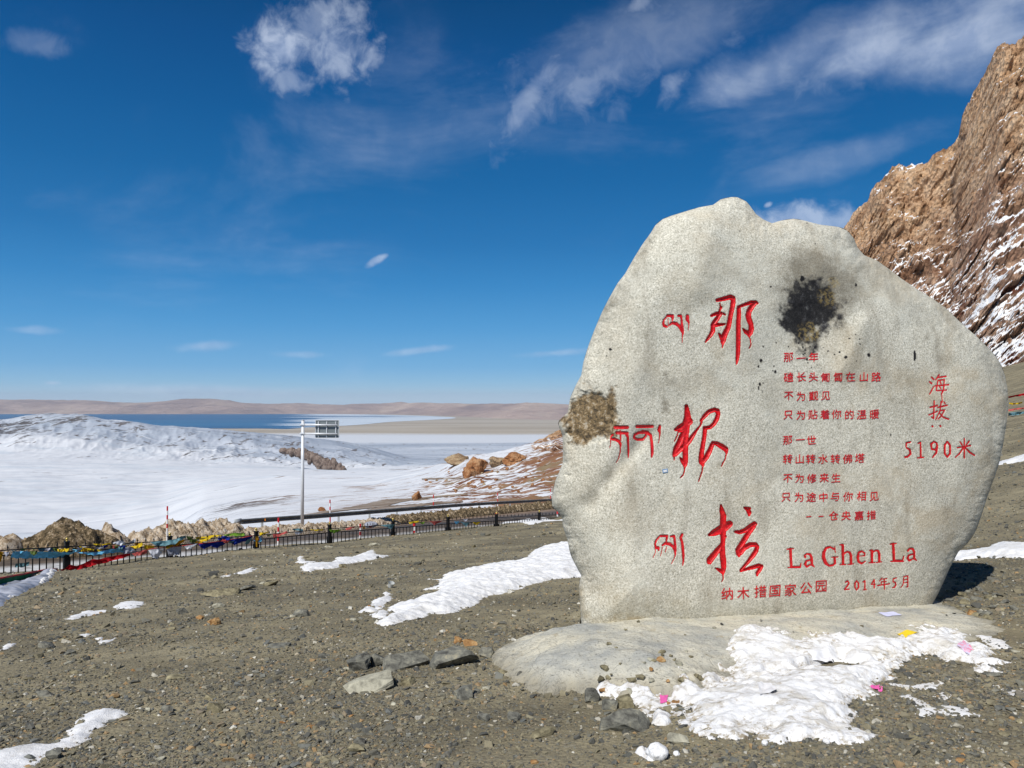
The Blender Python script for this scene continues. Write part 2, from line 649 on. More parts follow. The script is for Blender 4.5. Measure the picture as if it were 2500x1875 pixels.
def earth():
    m, T = material('gravel_earth')
    P = T.pos
    base = T.ramp(T.noise(P, 0.9, 6, 0.62, 0.3, sc=(0.7, 1.3, 1)), [(0.36, (0.18, 0.157, 0.105)), (0.48, (0.26, 0.227, 0.15)), (0.58, (0.35, 0.305, 0.20)), (0.68, (0.43, 0.38, 0.25))])
    big_ = T.smooth(T.noise(P, 0.33, 5, 0.6, 0.5, sc=(0.7, 1.5, 1), rot=(0, 0, 0.25)), 0.36, 0.64)
    base = T.mix(big_, T.mix(0.45, base, (0.10, 0.088, 0.065)), T.mix(0.35, base, (0.36, 0.315, 0.21)))
    v = T.n('ShaderNodeTexVoronoi', feature='F1')
    mp = T.n('ShaderNodeMapping')
    mp.inputs['Scale'].default_value = (1.0, 1.0, 1.0)
    mp.inputs['Rotation'].default_value = (0, 0, 0.35)
    T.link(P, mp.inputs[0])
    T.link(mp.outputs[0], v.inputs['Vector'])
    v.inputs['Scale'].default_value = 38
    cell = T.ramp(v.outputs['Color'], [(0.1, (0.085, 0.08, 0.07)), (0.4, (0.18, 0.16, 0.115)), (0.62, (0.25, 0.22, 0.145)), (0.8, (0.16, 0.165, 0.155)), (0.93, (0.42, 0.34, 0.20))], 'CONSTANT')
    k = T.smooth(T.noise(P, 3.2, 5, 0.6), 0.36, 0.62)
    c = T.mix(T.math('MULTIPLY', k, 0.45), base, cell)
    fine = T.noise(P, 130, 3, 0.7)
    c = T.mix(T.smooth(fine, 0.54, 0.72, 0, 0.35), c, (0.42, 0.38, 0.27))
    c = T.mix(T.smooth(fine, 0.28, 0.44, 0.5, 0), c, (0.022, 0.020, 0.015))
    T.link(c, T.bsdf.inputs['Base Color'])
    T.bsdf.inputs['Roughness'].default_value = 0.95
    T.bsdf.inputs['Specular IOR Level'].default_value = 0.1
    h = T.math('ADD', T.math('MULTIPLY', v.outputs['Distance'], -0.8), T.math('MULTIPLY', T.noise(P, 60, 5, 0.7), 0.9))
    bump(T, h, 0.013, 0.8)
    return m


MAT_EARTH = earth()


def stone_mat(name, stops, rnd=True, scale=14.0):
    m, T = material(name)
    oi = T.n('ShaderNodeObjectInfo').outputs['Random']
    c = T.ramp(oi, stops) if rnd else None
    nz = T.noise(T.pos, scale, 6, 0.65, 0.3)
    if c is None:
        c = T.ramp(nz, stops)
    else:
        c = T.mix(T.smooth(nz, 0.35, 0.65, 0.35, 0.0), c, (0.05, 0.048, 0.04))
    T.link(c, T.bsdf.inputs['Base Color'])
    T.bsdf.inputs['Roughness'].default_value = 0.8
    bump(T, T.noise(T.pos, scale*4, 5, 0.65), 0.006, 0.8)
    return m


MAT_PEBBLE = stone_mat('pebble_stone', [(0.0, (0.075, 0.077, 0.074)), (0.22, (0.145, 0.142, 0.12)), (0.42, (0.22, 0.195, 0.135)),
                                        (0.66, (0.27, 0.24, 0.155)), (0.80, (0.155, 0.165, 0.158)), (0.90, (0.30, 0.235, 0.15)),
                                        (0.945, (0.40, 0.26, 0.12)), (0.965, (0.38, 0.35, 0.27)), (0.99, (0.62, 0.60, 0.53))])
MAT_SLATE = stone_mat('slate_stone', [(0.35, (0.06, 0.058, 0.05)), (0.48, (0.14, 0.138, 0.118)), (0.60, (0.23, 0.225, 0.185)), (0.70, (0.34, 0.31, 0.22))], False)
MAT_OLIVE = stone_mat('olive_stone', [(0.35, (0.10, 0.088, 0.055)), (0.5, (0.21, 0.185, 0.115)), (0.66, (0.36, 0.32, 0.20))], False)
MAT_PALE = stone_mat('pale_stone', [(0.35, (0.20, 0.19, 0.15)), (0.5, (0.36, 0.345, 0.27)), (0.66, (0.5, 0.48, 0.38))], False)
MAT_OCHRE = stone_mat('ochre_stone', [(0.35, (0.16, 0.08, 0.03)), (0.5, (0.34, 0.19, 0.075)), (0.66, (0.52, 0.36, 0.18))], False)


# ------------------------------------------------------------------ ground sheet
def build_ground():
    rows = np.exp(np.arange(0, math.log(92.5/0.5), 0.0052))*0.5 - 2.5
    r = np.concatenate([np.linspace(-3.0, -1.25, 40), np.linspace(-1.25, 1.35, 470), np.linspace(1.35, 3.0, 40)[0:]])
    r = np.unique(r)
    Y = rows[:, None] + 0*r[None, :]
    X = r[None, :]*(rows[:, None] + 3.2)
    Z = ground_z(X, Y)
    gone = (over_fence(X, Y) > 4.2) & (X < 9.0)
    keep = ~(gone[:-1, :-1] | gone[1:, 1:])
    return mesh_np('ground', np.stack([X, Y, Z], -1), grid_faces(len(rows), len(r), keep))


add('ground', build_ground(), MAT_EARTH, kind='structure')

# ------------------------------------------------------------------ the inscribed boulder
OUT = np.array([
 (1786,481),(1759,487),(1741,500),(1707,506),(1644,525),(1618,535),(1600,550),(1589,568),(1568,597),(1547,631),(1526,668),(1508,691),
 (1487,728),(1471,759),(1453,801),(1437,843),(1424,885),(1419,916),(1406,940),(1392,972),(1385,1008),(1366,1025),(1364,1040),(1373,1063),
 (1374,1090),(1374,1129),(1366,1150),(1356,1173),(1347,1213),(1348,1236),(1364,1252),(1373,1264),(1374,1285),(1385,1316),(1391,1348),
 (1402,1374),(1419,1405),(1416,1416),(1413,1432),(1416,1468),(1418,1505),(1422,1560),(1524,1568),(1628,1566),(1707,1560),(1812,1550),
 (1917,1542),(1979,1538),(2136,1528),(2233,1522),(2262,1500),(2293,1444),(2320,1384),(2340,1347),(2361,1328),(2380,1300),(2393,1268),(2411,1212),
 (2428,1165),(2440,1128),(2450,1080),(2458,1030),(2462,985),(2460,950),(2453,915),(2440,883),(2419,856),(2385,822),(2346,788),(2309,752),
 (2275,728),(2241,707),(2202,681),(2175,660),(2141,636),(2110,623),(2094,605),(2084,581),(2068,563),(2047,554),(2000,548),(1966,539),
 (1937,534),(1904,539),(1885,545),(1864,536),(1846,523),(1833,505),(1822,492),(1801,482)], float)

def _smooth_outline():
    P = smoothpoly(OUT, 6)
    s = np.concatenate([[0], np.cumsum(np.hypot(*np.diff(np.vstack([P, P[:1]]), axis=0).T))])
    q = np.linspace(0, s[-1], 400, endpoint=False)
    R = np.stack([np.interp(q, s, np.append(P[:, i], P[0, i])) for i in (0, 1)], -1)
    ker = np.hanning(41); ker /= ker.sum()
    R = np.stack([np.convolve(np.concatenate([R[-20:, i], R[:, i], R[:20, i]]), ker, 'valid') for i in (0, 1)], -1)
    return R[::5]


BO = np.array([1.7, 6.8])            # a point of the face's plane, seen from above
BE = np.array([1.0, 0.24]); BE /= np.linalg.norm(BE)
BN = np.array([-BE[1], BE[0]])


def plane_pt(u, v):
    """pixel -> point on the stone's face plane"""
    sl, sd = slope(v), side(u, v)
    y = (BO @ BN)/(sd*BN[0] + BN[1])
    return np.stack([sd*y, y, 1.6 + sl*y], -1)


OUT_SM = _smooth_outline()


def ell(u, v, cu, cv, ru, rv, ang=0):
    c, s = math.cos(ang), math.sin(ang)
    p = ((u-cu)*c + (v-cv)*s)/ru
    q = (-(u-cu)*s + (v-cv)*c)/rv
    return np.sqrt(p*p + q*q)


def band(u, v, a, b, w):
    ax, ay = a; bx, by = b
    t = np.clip(((u-ax)*(bx-ax)+(v-ay)*(by-ay))/((bx-ax)**2+(by-ay)**2), 0, 1)
    dd = np.hypot(u-ax-t*(bx-ax), v-ay-t*(by-ay))
    return np.exp(-(dd/w)**2)


def stone_off(u, v, d=None):
    """how far the face lies behind its plane (metres), at pixel (u, v)"""
    if d is None:
        d = poly_sd(u, v, OUT)[0]
    d = np.maximum(d, 0)
    left = sstep(u, 1750, 1400)
    dm = np.maximum(poly_sd(u, v, OUT_SM)[0] + 14, 0)
    w = 120 + 90*left + 50*sstep(v, 1100, 1450)*sstep(u, 2150, 2350)
    k = 1 - np.minimum(dm/w, 1)
    off = (0.20 + 0.10*left)*k**2.3
    off = off + 0.022*np.exp(-d/28.0)*fbm(u/265.0, v/265.0, 11.0, 0.16, 3, 0.6, True)
    k = 1 - np.minimum(d/20.0, 1)
    off = off + 0.10*(1 - np.sqrt(np.maximum(1 - k*k, 0)))
    off = off + 0.10*np.exp(-d/240.0)                       # gentle belly
    U, V = u/265.0, v/265.0                                 # metres on the face
    off = off + 0.045*fbm(U, V, 1.7, 1.1, 2) + 0.0045*fbm(U, V, 4.2, 0.25, 3)
    off = off + 0.09*np.exp(-ell(u, v, 1990, 770, 75, 95, 0.3)**2)        # sooty hollow
    off = off + 0.035*band(u, v, (1575, 1060), (1440, 1230), 22)          # oblique crease
    off = off + 0.05*band(u, v, (2170, 720), (2300, 900), 55)
    off = off - 0.04*band(u, v, (2110, 790), (2060, 900), 26)
    off = off - 0.04*band(u, v, (1740, 540), (1700, 700), 40)
    off = off - 0.03*band(u, v, (2080, 620), (2190, 760), 35)
    off = off + 0.05*band(u, v, (1375, 1290), (1440, 1440), 30)
    off = off + 0.10*sstep(v, 1000, 1250)*sstep(u, 1560, 1360)
    lich = sstep(-ell(u, v, 1440, 1018, 64, 70, 0.3) + 0.25*fbm(U, V, 3.3, 0.12, 3), -1.05, -0.85)
    off = off + lich*(0.02 + 0.007*fbm(U, V, 2.1, 0.09, 4, 0.6, True))
    return off


def to_face(u, v, off):
    P = plane_pt(u, v)
    R = P - CAM
    L = np.linalg.norm(R, axis=-1, keepdims=True)
    return CAM + R*(1 + off[..., None]/L)


# strokes of the carved writing: (x, y, radius) on enlarged views of it
ZA = (1600, 700, 7.9); ZB = (1480, 970, 6.9125); ZC = (1580, 1210, 6.9125); ZD = (1900, 1300, 6.144); ZE = (1860, 840, 3.814)
INS = []


def ins(label, Z, depth, *strokes):
    INS.append((label, Z, depth, strokes))


ins('large red brush character, topmost of the three down the stone', ZA, 0.028,
 [(1190,262,28),(1330,232,38),(1450,200,42),(1495,225,46),(1500,300,45),(1480,420,42),(1450,560,40),(1430,680,42),(1400,800,45),(1350,900,48),(1310,1000,55),(1300,1060,42),(1297,1130,12),(1290,1175,6)],
 [(1225,905,14),(1265,975,32),(1310,1030,50)],
 [(1250,320,7),(1250,370,9),(1268,400,22),(1240,460,16),(1235,500,26)],
 [(1080,560,20),(1180,520,30),(1270,510,24)], [(1250,530,35),(1200,610,40),(1140,690,42),(1110,750,42)],
 [(1120,740,42),(1220,735,30),(1340,722,14)], [(1110,760,40),(1110,850,40),(1070,930,33),(1010,1010,24),(965,1070,8)],
 [(1318,525,18),(1345,540,13)],
 [(1612,400,36),(1610,520,40),(1600,700,40),(1600,900,42),(1598,1150,40),(1590,1300,38),(1580,1400,30),(1565,1490,12)],
 [(1620,385,22),(1740,340,26),(1850,305,32),(1930,300,30),(1975,325,16)],
 [(1930,312,36),(1860,390,46),(1810,470,48),(1790,560,50),(1810,640,50),(1845,730,46),(1850,820,48),(1830,890,46),(1810,930,34),(1815,960,12)],
 [(1695,820,14),(1740,870,33),(1800,905,42)], [(1805,960,9),(1830,1010,6),(1840,1090,6),(1845,1120,7),(1810,1190,6)])
ins('red letters left of the topmost large character', ZA, 0.010,
 [(235,560,26),(330,560,30),(335,620,22),(325,660,12)], [(215,585,16),(165,640,16),(150,700,22),(165,750,28),(215,770,24)],
 [(275,740,16),(320,700,26),(400,710,33),(460,760,30),(520,850,34),(530,900,20),(520,960,10),(515,1080,6)],
 [(440,560,20),(490,560,25),(505,620,20),(510,720,24),(525,800,24),(530,860,24)],
 [(620,565,32),(615,630,36),(645,690,18),(645,740,8),(630,850,6)], [(245,610,6),(250,770,8)])
ins('large red brush character, middle one of the three down the stone', ZB, 0.028,
 [(1355,150,28),(1365,250,46),(1375,330,54),(1350,450,62),(1345,560,56),(1340,650,48),(1335,800,46),(1335,950,44),(1335,1080,44),(1330,1140,33),(1322,1190,10),(1320,1240,6),(1300,1310,6),(1255,1360,6)],
 [(1250,1025,12),(1285,1080,30),(1320,1120,38)], [(1395,375,48),(1428,400,32)],
 [(1165,548,18),(1235,520,46),(1320,475,55),(1420,420,38)], [(1225,565,26),(1290,560,26)],
 [(1210,600,6),(1195,660,6),(1155,740,6)],
 [(1320,600,48),(1270,680,46),(1230,780,46),(1180,880,48),(1150,960,33),(1135,990,15)],
 [(1165,955,42),(1240,885,42),(1320,822,42),(1400,740,38),(1470,640,27),(1530,550,15),(1580,490,8),(1610,420,16)],
 [(1150,1000,6),(1145,1055,8)],
 [(1600,395,20),(1650,330,28),(1740,240,33),(1830,212,33),(1880,230,36),(1890,290,34),(1865,370,34),(1820,450,31),(1750,510,27),(1660,520,27)],
 [(1665,520,33),(1660,640,33),(1640,760,34),(1615,900,36),(1600,1020,38),(1610,1090,46),(1630,1140,25),(1628,1180,8),(1615,1260,6),(1560,1420,6)],
 [(1630,1080,42),(1690,1010,42),(1750,900,38),(1785,810,34),(1800,768,25),(1860,780,33),(1950,830,42),(2020,880,40),(2030,930,20),(2025,960,7),(2010,1040,6),(1970,1110,6),(1945,1165,6)])
ins('red letters left of the middle large character', ZB, 0.010,
 [(150,510,28),(355,505,30)], [(180,600,26),(355,605,26)], [(110,630,18),(78,665,11),(75,700,12)],
 [(90,705,20),(160,712,26),(215,742,27),(240,785,22),(240,850,10),(235,930,7),(210,1030,7),(170,1100,6)], [(235,560,10),(240,640,14),(245,720,12)],
 [(345,620,28),(365,680,22),(370,800,18),(375,920,16),(370,1020,8)], [(75,700,8),(75,800,6),(55,850,6)],
 [(515,495,24),(780,492,24)],
 [(660,590,26),(560,592,23),(482,628,20),(467,680,18),(520,712,22),(620,708,22),(665,660,16),(680,620,18)],
 [(620,575,20),(700,595,26),(750,640,25),(765,740,23),(775,860,26),(775,950,25),(765,1010,12)],
 [(905,490,24),(890,550,28),(905,600,15),(900,680,7),(880,775,6)])
ins('large red brush character, lowest of the three down the stone', ZC, 0.030,
 [(1245,165,16),(1260,250,38),(1285,340,50),(1280,420,48),(1290,520,58),(1280,620,48),(1280,760,36),(1270,860,42),(1270,980,46),(1285,1100,48),(1290,1200,43),(1285,1270,33),(1278,1340,10),(1285,1400,5),(1260,1450,6)],
 [(1155,1225,8),(1215,1255,26),(1270,1290,30)],
 [(1045,665,18),(1120,632,50),(1220,585,66),(1320,522,70),(1390,480,52),(1425,465,18)], [(1325,690,18),(1300,720,18)],
 [(1255,835,28),(1200,910,43),(1130,1000,48),(1060,1085,52),(1050,1115,44)],
 [(1640,205,16),(1700,235,34),(1722,285,36),(1720,330,18)], [(1655,208,14),(1735,215,16)],
 [(1490,610,20),(1560,620,30),(1650,590,36),(1740,530,43),(1810,480,40),(1840,480,18)],
 [(1790,520,43),(1720,620,40),(1650,730,42),(1590,830,42),(1530,920,40),(1540,980,38),(1550,1020,18)],
 [(1570,955,50),(1640,880,42),(1740,828,38),(1820,825,36),(1860,860,30),(1840,930,36),(1780,1020,38),(1710,1110,27),(1640,1190,21),(1580,1260,20)],
 [(1580,1270,18),(1680,1240,21),(1790,1210,30),(1880,1182,32),(1930,1195,30),(1900,1250,32),(1860,1310,27),(1855,1345,15)])
ins('red letters left of the lowest large character', ZC, 0.010,
 [(225,680,20),(335,680,20),(330,730,17),(320,780,10)], [(200,700,15),(150,760,17),(132,820,15),(150,880,23),(190,880,25),(195,920,13)],
 [(255,840,14),(310,805,25),(380,815,28),(440,860,25),(470,930,21),(475,1000,12),(455,1060,6),(410,1150,6)],
 [(400,690,17),(455,680,21),(465,760,21),(475,860,21),(475,940,19)],
 [(590,655,22),(565,710,23),(590,790,23),(600,880,25),(610,1000,23),(610,1100,16),(600,1180,8)],
 [(135,880,6),(140,960,6),(100,1045,6)], [(260,870,6),(225,1015,6)], [(330,860,6),(305,955,6)])
ins('red carved words La Ghen La', ZD, 0.008,
 [(130,250,9),(230,243,9)], [(183,250,21),(195,500,21)], [(145,527,8),(330,520,12)], [(200,515,14),(320,518,16)], [(328,520,14),(342,460,8)],
 [(405,368,18),(395,345,12),(430,318,12),(480,330,18),(500,380,20),(505,480,20),(540,515,9)], [(495,405,10),(420,430,14),(402,475,20),(430,512,17),(490,480,10)],
 [(850,215,8),(855,300,8)], [(840,250,14),(780,217,13),(720,232,19),(682,300,24),(680,380,28),(710,455,26),(760,497,17),(820,490,15),(850,460,14)],
 [(845,375,19),(850,460,19)], [(800,372,8),(895,368,8)],
 [(920,185,8),(960,185,15)], [(968,190,21),(972,470,21)], [(925,485,8),(1015,480,8)],
 [(985,320,12),(1030,287,13),(1075,300,18),(1092,350,21),(1092,465,21)], [(1045,482,8),(1130,470,9)],
 [(1200,355,7),(1300,350,8),(1298,310,13),(1250,280,13),(1208,300,17),(1192,370,21),(1205,437,20),(1250,465,14),(1310,430,8)],
 [(1370,270,8),(1410,267,14)], [(1405,275,21),(1405,445,21)], [(1360,455,8),(1450,452,8)],
 [(1415,300,10),(1460,268,13),(1500,275,17),(1515,330,21),(1515,435,21)], [(1470,450,8),(1555,440,8)],
 [(1680,175,9),(1770,163,9)], [(1725,172,21),(1735,420,21)], [(1685,435,8),(1880,432,10)], [(1760,420,14),(1860,425,15)], [(1865,420,13),(1885,355,8)],
 [(1945,275,15),(1970,242,12),(2018,247,18),(2038,290,19),(2040,390,19),(2075,420,9)], [(2030,320,10),(1955,345,14),(1942,390,19),(1965,422,15),(2020,395,9)])
ins('red date 2014 and two more characters at lower right of stone', ZD, 0.006,
 [(1010,745,10),(1045,725,10),(1060,765,13),(1030,810,12),(995,855,10),(1065,850,10)],
 [(1175,722,8),(1150,765,13),(1150,820,13),(1175,865,9),(1205,820,13),(1205,765,13),(1175,722,8)],
 [(1270,745,8),(1300,722,10),(1300,850,12)], [(1270,862,7),(1325,856,7)],
 [(1440,705,8),(1395,778,9),(1455,778,8)], [(1440,720,11),(1440,830,11)],
 [(1560,680,8),(1520,730,8)], [(1545,702,7),(1630,692,8)], [(1540,742,7),(1620,736,8)], [(1490,795,9),(1670,770,9)], [(1545,745,7),(1550,785,7)], [(1590,700,9),(1595,850,9)],
 [(1735,692,9),(1775,680,7)], [(1727,697,9),(1720,740,8),(1758,748,12),(1765,790,12),(1740,825,11),(1712,830,8)],
 [(1885,660,8),(1872,780,8),(1838,830,7)], [(1885,660,8),(1945,650,9),(1945,810,11),(1922,820,8)], [(1885,710,7),(1935,705,7)], [(1882,755,7),(1935,750,7)])
ins('red carved elevation 5190 with its unit sign', ZE, 0.010,
 [(1342,922,6),(1385,912,7)], [(1345,925,8),(1343,963,6),(1376,982,10),(1385,1020,11),(1357,1050,8),(1335,1052,10)],
 [(1455,925,6),(1477,915,7),(1480,1050,10)], [(1450,1060,6),(1507,1055,6)],
 [(1605,908,8),(1576,930,10),(1581,978,8),(1612,985,7),(1632,952,9),(1630,925,8),(1605,908,8)], [(1632,950,11),(1625,1010,10),(1590,1055,7)],
 [(1727,908,8),(1703,942,10),(1703,1020,10),(1727,1052,8),(1752,1020,10),(1752,942,10),(1727,908,8)],
 [(1885,880,7),(1885,1060,8)], [(1820,965,6),(1942,945,8)], [(1845,910,6),(1865,940,8)], [(1930,905,8),(1902,942,6)], [(1876,965,8),(1840,1020,7),(1800,1055,5)], [(1894,965,8),(1935,1008,9),(1980,1035,8)])
ins('two red carved characters above the elevation figure', ZE, 0.007,
 [(1580,308,7),(1602,330,8)], [(1562,352,7),(1582,366,8)], [(1563,465,6),(1600,398,6)],
 [(1652,285,7),(1620,332,6)], [(1635,312,6),(1715,300,7)], [(1640,338,6),(1625,430,6)], [(1640,340,6),(1700,330,6),(1692,430,7),(1672,462,7)],
 [(1610,390,6),(1740,378,7)], [(1625,434,6),(1720,428,6)], [(1660,348,6),(1670,372,6)], [(1656,398,6),(1668,415,6)], [(1674,462,5),(1682,540,4)],
 [(1605,530,7),(1600,692,7),(1580,682,6)], [(1565,590,6),(1635,572,7)], [(1555,660,6),(1635,625,6)],
 [(1640,590,6),(1725,570,7)], [(1670,535,7),(1660,620,6),(1620,705,5)], [(1695,540,6),(1708,556,6)], [(1665,620,6),(1702,614,6),(1672,668,6),(1640,700,5)], [(1652,640,6),(1690,682,7),(1740,700,7)],
 [(1588,765,10),(1589,766,10)], [(1662,763,10),(1663,764,10)])


def px_strokes(Z, strokes):
    ox, oy, sc = Z
    return [[(ox + x/sc, oy + y/sc, r/sc) for x, y, r in s] for s in strokes]


def stroke_sd(u, v, strokes):
    best = np.full(u.shape, -99.0)
    for s in strokes:
        for (x0, y0, r0), (x1, y1, r1) in zip(s[:-1], s[1:]):
            m = (u > min(x0, x1)-14) & (u < max(x0, x1)+14) & (v > min(y0, y1)-14) & (v < max(y0, y1)+14)
            if not m.any():
                continue
            uu, vv = u[m], v[m]
            ex, ey = x1-x0, y1-y0
            t = np.clip(((uu-x0)*ex+(vv-y0)*ey)/(ex*ex+ey*ey+1e-9), 0, 1)
            dd = r0+(r1-r0)*t - np.hypot(uu-x0-t*ex, vv-y0-t*ey)
            best[m] = np.maximum(best[m], dd)
    return best + (0.7 if max(p[2] for s in strokes for p in s) > 6.5 else 0.15)


def carve(d, depth):
    return depth*(1 - np.exp(-np.maximum(d, 0)/2.2))


def build_boulder():
    step = 1.55
    us = np.arange(OUT[:, 0].min()-4, OUT[:, 0].max()+4, step)
    vs = np.arange(OUT[:, 1].min()-4, OUT[:, 1].max()+4, step)
    U, V = np.meshgrid(us, vs)
    D, BX, BY = poly_sd(U, V, OUT)
    D = D + 0  # outline
    near = D > -step*1.6
    snap = (D <= 0) & near
    U2 = np.where(snap, BX, U); V2 = np.where(snap, BY, V)
    D2 = np.where(snap, 0.0, D)
    off = np.zeros(U.shape)
    idx = near
    off[idx] = stone_off(U2[idx], V2[idx], D2[idx])
    for label, Z, depth, strokes in INS:
        S = px_strokes(Z, strokes)
        a = np.array([p for s in S for p in s])
        m = near & (U2 > a[:, 0].min()-12) & (U2 < a[:, 0].max()+12) & (V2 > a[:, 1].min()-12) & (V2 < a[:, 1].max()+12)
        sd_ = stroke_sd(U2[m], V2[m], S)
        off[m] += np.where(sd_ > 0, carve(sd_, depth) + 0.008, 0)
    P = to_face(U2, V2, off)
    ok = near
    keep = ok[:-1, :-1] & ok[1:, :-1] & ok[:-1, 1:] & ok[1:, 1:]
    inn = D > 0
    keep &= (inn[:-1, :-1] | inn[1:, :-1] | inn[:-1, 1:] | inn[1:, 1:])
    F = grid_faces(*U.shape, keep)
    used = np.zeros(U.size, bool); used[F.ravel()] = True
    remap = np.cumsum(used)-1
    F = remap[F]
    sel = used.reshape(U.shape)
    p = P[sel]; u = U2[sel]; v = V2[sel]
    a, b = u/265.0, v/265.0
    n1 = fbm(a, b, 0.3, 0.22, 5, 0.6); n2 = fbm(a, b, 5.3, 0.07, 4, 0.6)
    e = np.minimum(ell(u, v, 1978, 765, 66, 100, 0.45), ell(u, v, 1955, 800, 40, 50, 0.2))
    soot = 0.98*sstep(-e + 0.42*n1 + 0.22*n2, -1.08, -0.62)
    halo = sstep(-ell(u, v, 2002, 700, 112, 130, 0.5) + 0.4*n1, -1.2, -0.2)
    stain = 1.25*halo
    for (x0, y0, x1, y1, w, s) in [(1600,560,1560,640,14,.6),(1550,640,1580,600,9,.6),(1480,755,1500,735,12,.8),(2240,770,2300,870,26,.45),(1625,915,1630,925,9,.9),(1625,985,1624,1000,9,.7),
                                   (1632,920,1640,932,8,.8),(1590,1040,1530,1110,12,.55),(1530,1110,1450,1210,16,.6),(1402,1360,1440,1420,16,.7),(1445,1180,1380,1230,30,.3),(1620,605,1650,600,14,.45),
                                   (1790,665,1830,690,16,.4),(1690,790,1750,815,5,.5),(1680,818,1720,822,5,.5),(1820,910,1860,905,5,.35),(2080,820,2230,1000,60,.35),(2200,1200,2120,1420,60,.22)]:
        stain = np.maximum(stain, s*band(u, v, (x0, y0), (x1, y1), w)*np.clip(0.75+0.9*n1+0.5*n2, 0, 1.3))
    yellow = np.maximum(sstep(-ell(u, v, 1975, 812, 28, 26, 0.4)+0.35*n2, -1.1, -0.7), sstep(-ell(u, v, 2018, 727, 24, 22, 0.4)+0.4*n2, -1.1, -0.6)*0.9)
    yellow = 0.7*yellow
    yellow = np.maximum(yellow, 0.6*sstep(-ell(u, v, 2035, 690, 20, 15)+0.4*n2, -1.1, -0.6))
    lichen = sstep(-ell(u, v, 1440, 1018, 68, 74, 0.5) + 0.36*n1 + 0.16*n2, -1.08, -0.80)
    ochre = 0.9*band(u, v, (1425, 1500), (1560, 1512), 12)*np.clip(0.6+n1, 0, 1) + 0.35*band(u, v, (1480, 1440), (1700, 1500), 50)*np.clip(0.5+n1, 0, 1)
    ochre = ochre + 0.5*band(u, v, (1415, 1440), (1425, 1500), 9) + 0.25*band(u, v, (1940, 840), (1960, 850), 20)
    wax = np.zeros_like(u)
    rr = random.Random(3)
    spots = [(2233,868,3,11),(1958,680,5,7),(1955,745,6,4),(2175,1062,1.5,3),(1491,853,4,3),(1481,869,2.5,1.5),(1858,880,3,4),(1852,895,2,3),(1970,545,1.5,1.5),(1806,564,2,1.5),
             (2050,860,3,3),(2065,872,4,3),(2100,840,2,2),(1990,848,4,4),(1978,846,3,3),(1960,848,3,4),(1957,820,3,3),(1950,838,2,4),(2090,695,3,4),(1893,907,3,4),(1887,905,2,2),(1855,938,3,5),(1863,935,3,3),(1852,948,2,6),
             (2121,866,3,4),(2034,540,2,2),(1990,595,1.5,1.5),(1882,700,1.5,2),(1861,955,1,5)]
    for i in range(26):
        spots.append((rr.gauss(1975, 60), rr.gauss(870, 22), rr.uniform(.8, 2.6), rr.uniform(.8, 2.6)))
    for (x, y, rx, ry) in spots:
        wax = np.maximum(wax, sstep(-ell(u, v, x, y, rx, ry)+0.5*n2, -1.15, -0.85))
    soot = np.maximum(soot, 0.9*sstep(-ell(u, v, 1945, 700, 10, 25)+0.3*n2, -1.1, -0.6))
    attrs = dict(soot=soot, stain=np.clip(stain, 0, 1), lichen=lichen, yellow=yellow*0.55, ochre=np.clip(ochre, 0, 1), wax=wax)
    # back of the stone: the outline carried back and closed over
    O = smoothpoly(OUT, 3)
    d0 = np.zeros(len(O))
    front = to_face(O[:, 0], O[:, 1], stone_off(O[:, 0], O[:, 1], d0))
    cen = front.mean(0)
    rings = [front + np.array([0, 0.0, 0])]
    prof = [(0.06, 0.995), (0.25, 0.975), (0.5, 0.93), (0.75, 0.85), (0.95, 0.72), (1.1, 0.52), (1.2, 0.25), (1.22, 0.02)]
    for dep, k in prof:
        r = cen + (front-cen)*np.array([k, 1, k])
        dirv = (front-CAM)/np.linalg.norm(front-CAM, axis=1)[:, None]
        r = r + dep*np.array([0.12, 1.0, 0.0])*1.0
        nz = fbm(r[:, 0], r[:, 1], r[:, 2], 0.8, 4)
        r = r + (r-cen)*0.03*nz[:, None]*min(1, dep*3) + np.array([0, 0.06, 0])*nz[:, None]*min(1, dep*3)
        # the foot of the back stays in the ground
        rings.append(r)
    rings = np.array(rings)
    nr, nc = rings.shape[:2]
    base = len(p)
    ff = []
    for i in range(nr-1):
        j = np.arange(nc); j2 = (j+1) % nc
        ff.append(np.stack([base+i*nc+j, base+(i+1)*nc+j, base+(i+1)*nc+j2, base+i*nc+j2], -1))
    allv = np.concatenate([p, rings.reshape(-1, 3)])
    allf = np.concatenate([F] + ff)
    for k_ in attrs:
        attrs[k_] = np.concatenate([attrs[k_], np.zeros(rings.size//3)])
    return mesh_np('boulder', allv, allf, True, attrs)


boulder = thing('inscribed_boulder', 'tall grey granite boulder carved with red writing, standing on a low plinth', 'boulder', loc=(2.6, 7.3, -0.6))
BINV = Matrix.Translation((-2.6, -7.3, 0.6))
me = build_boulder(); me.transform(BINV)
add('stone_body', me, MAT_GRANITE, boulder)

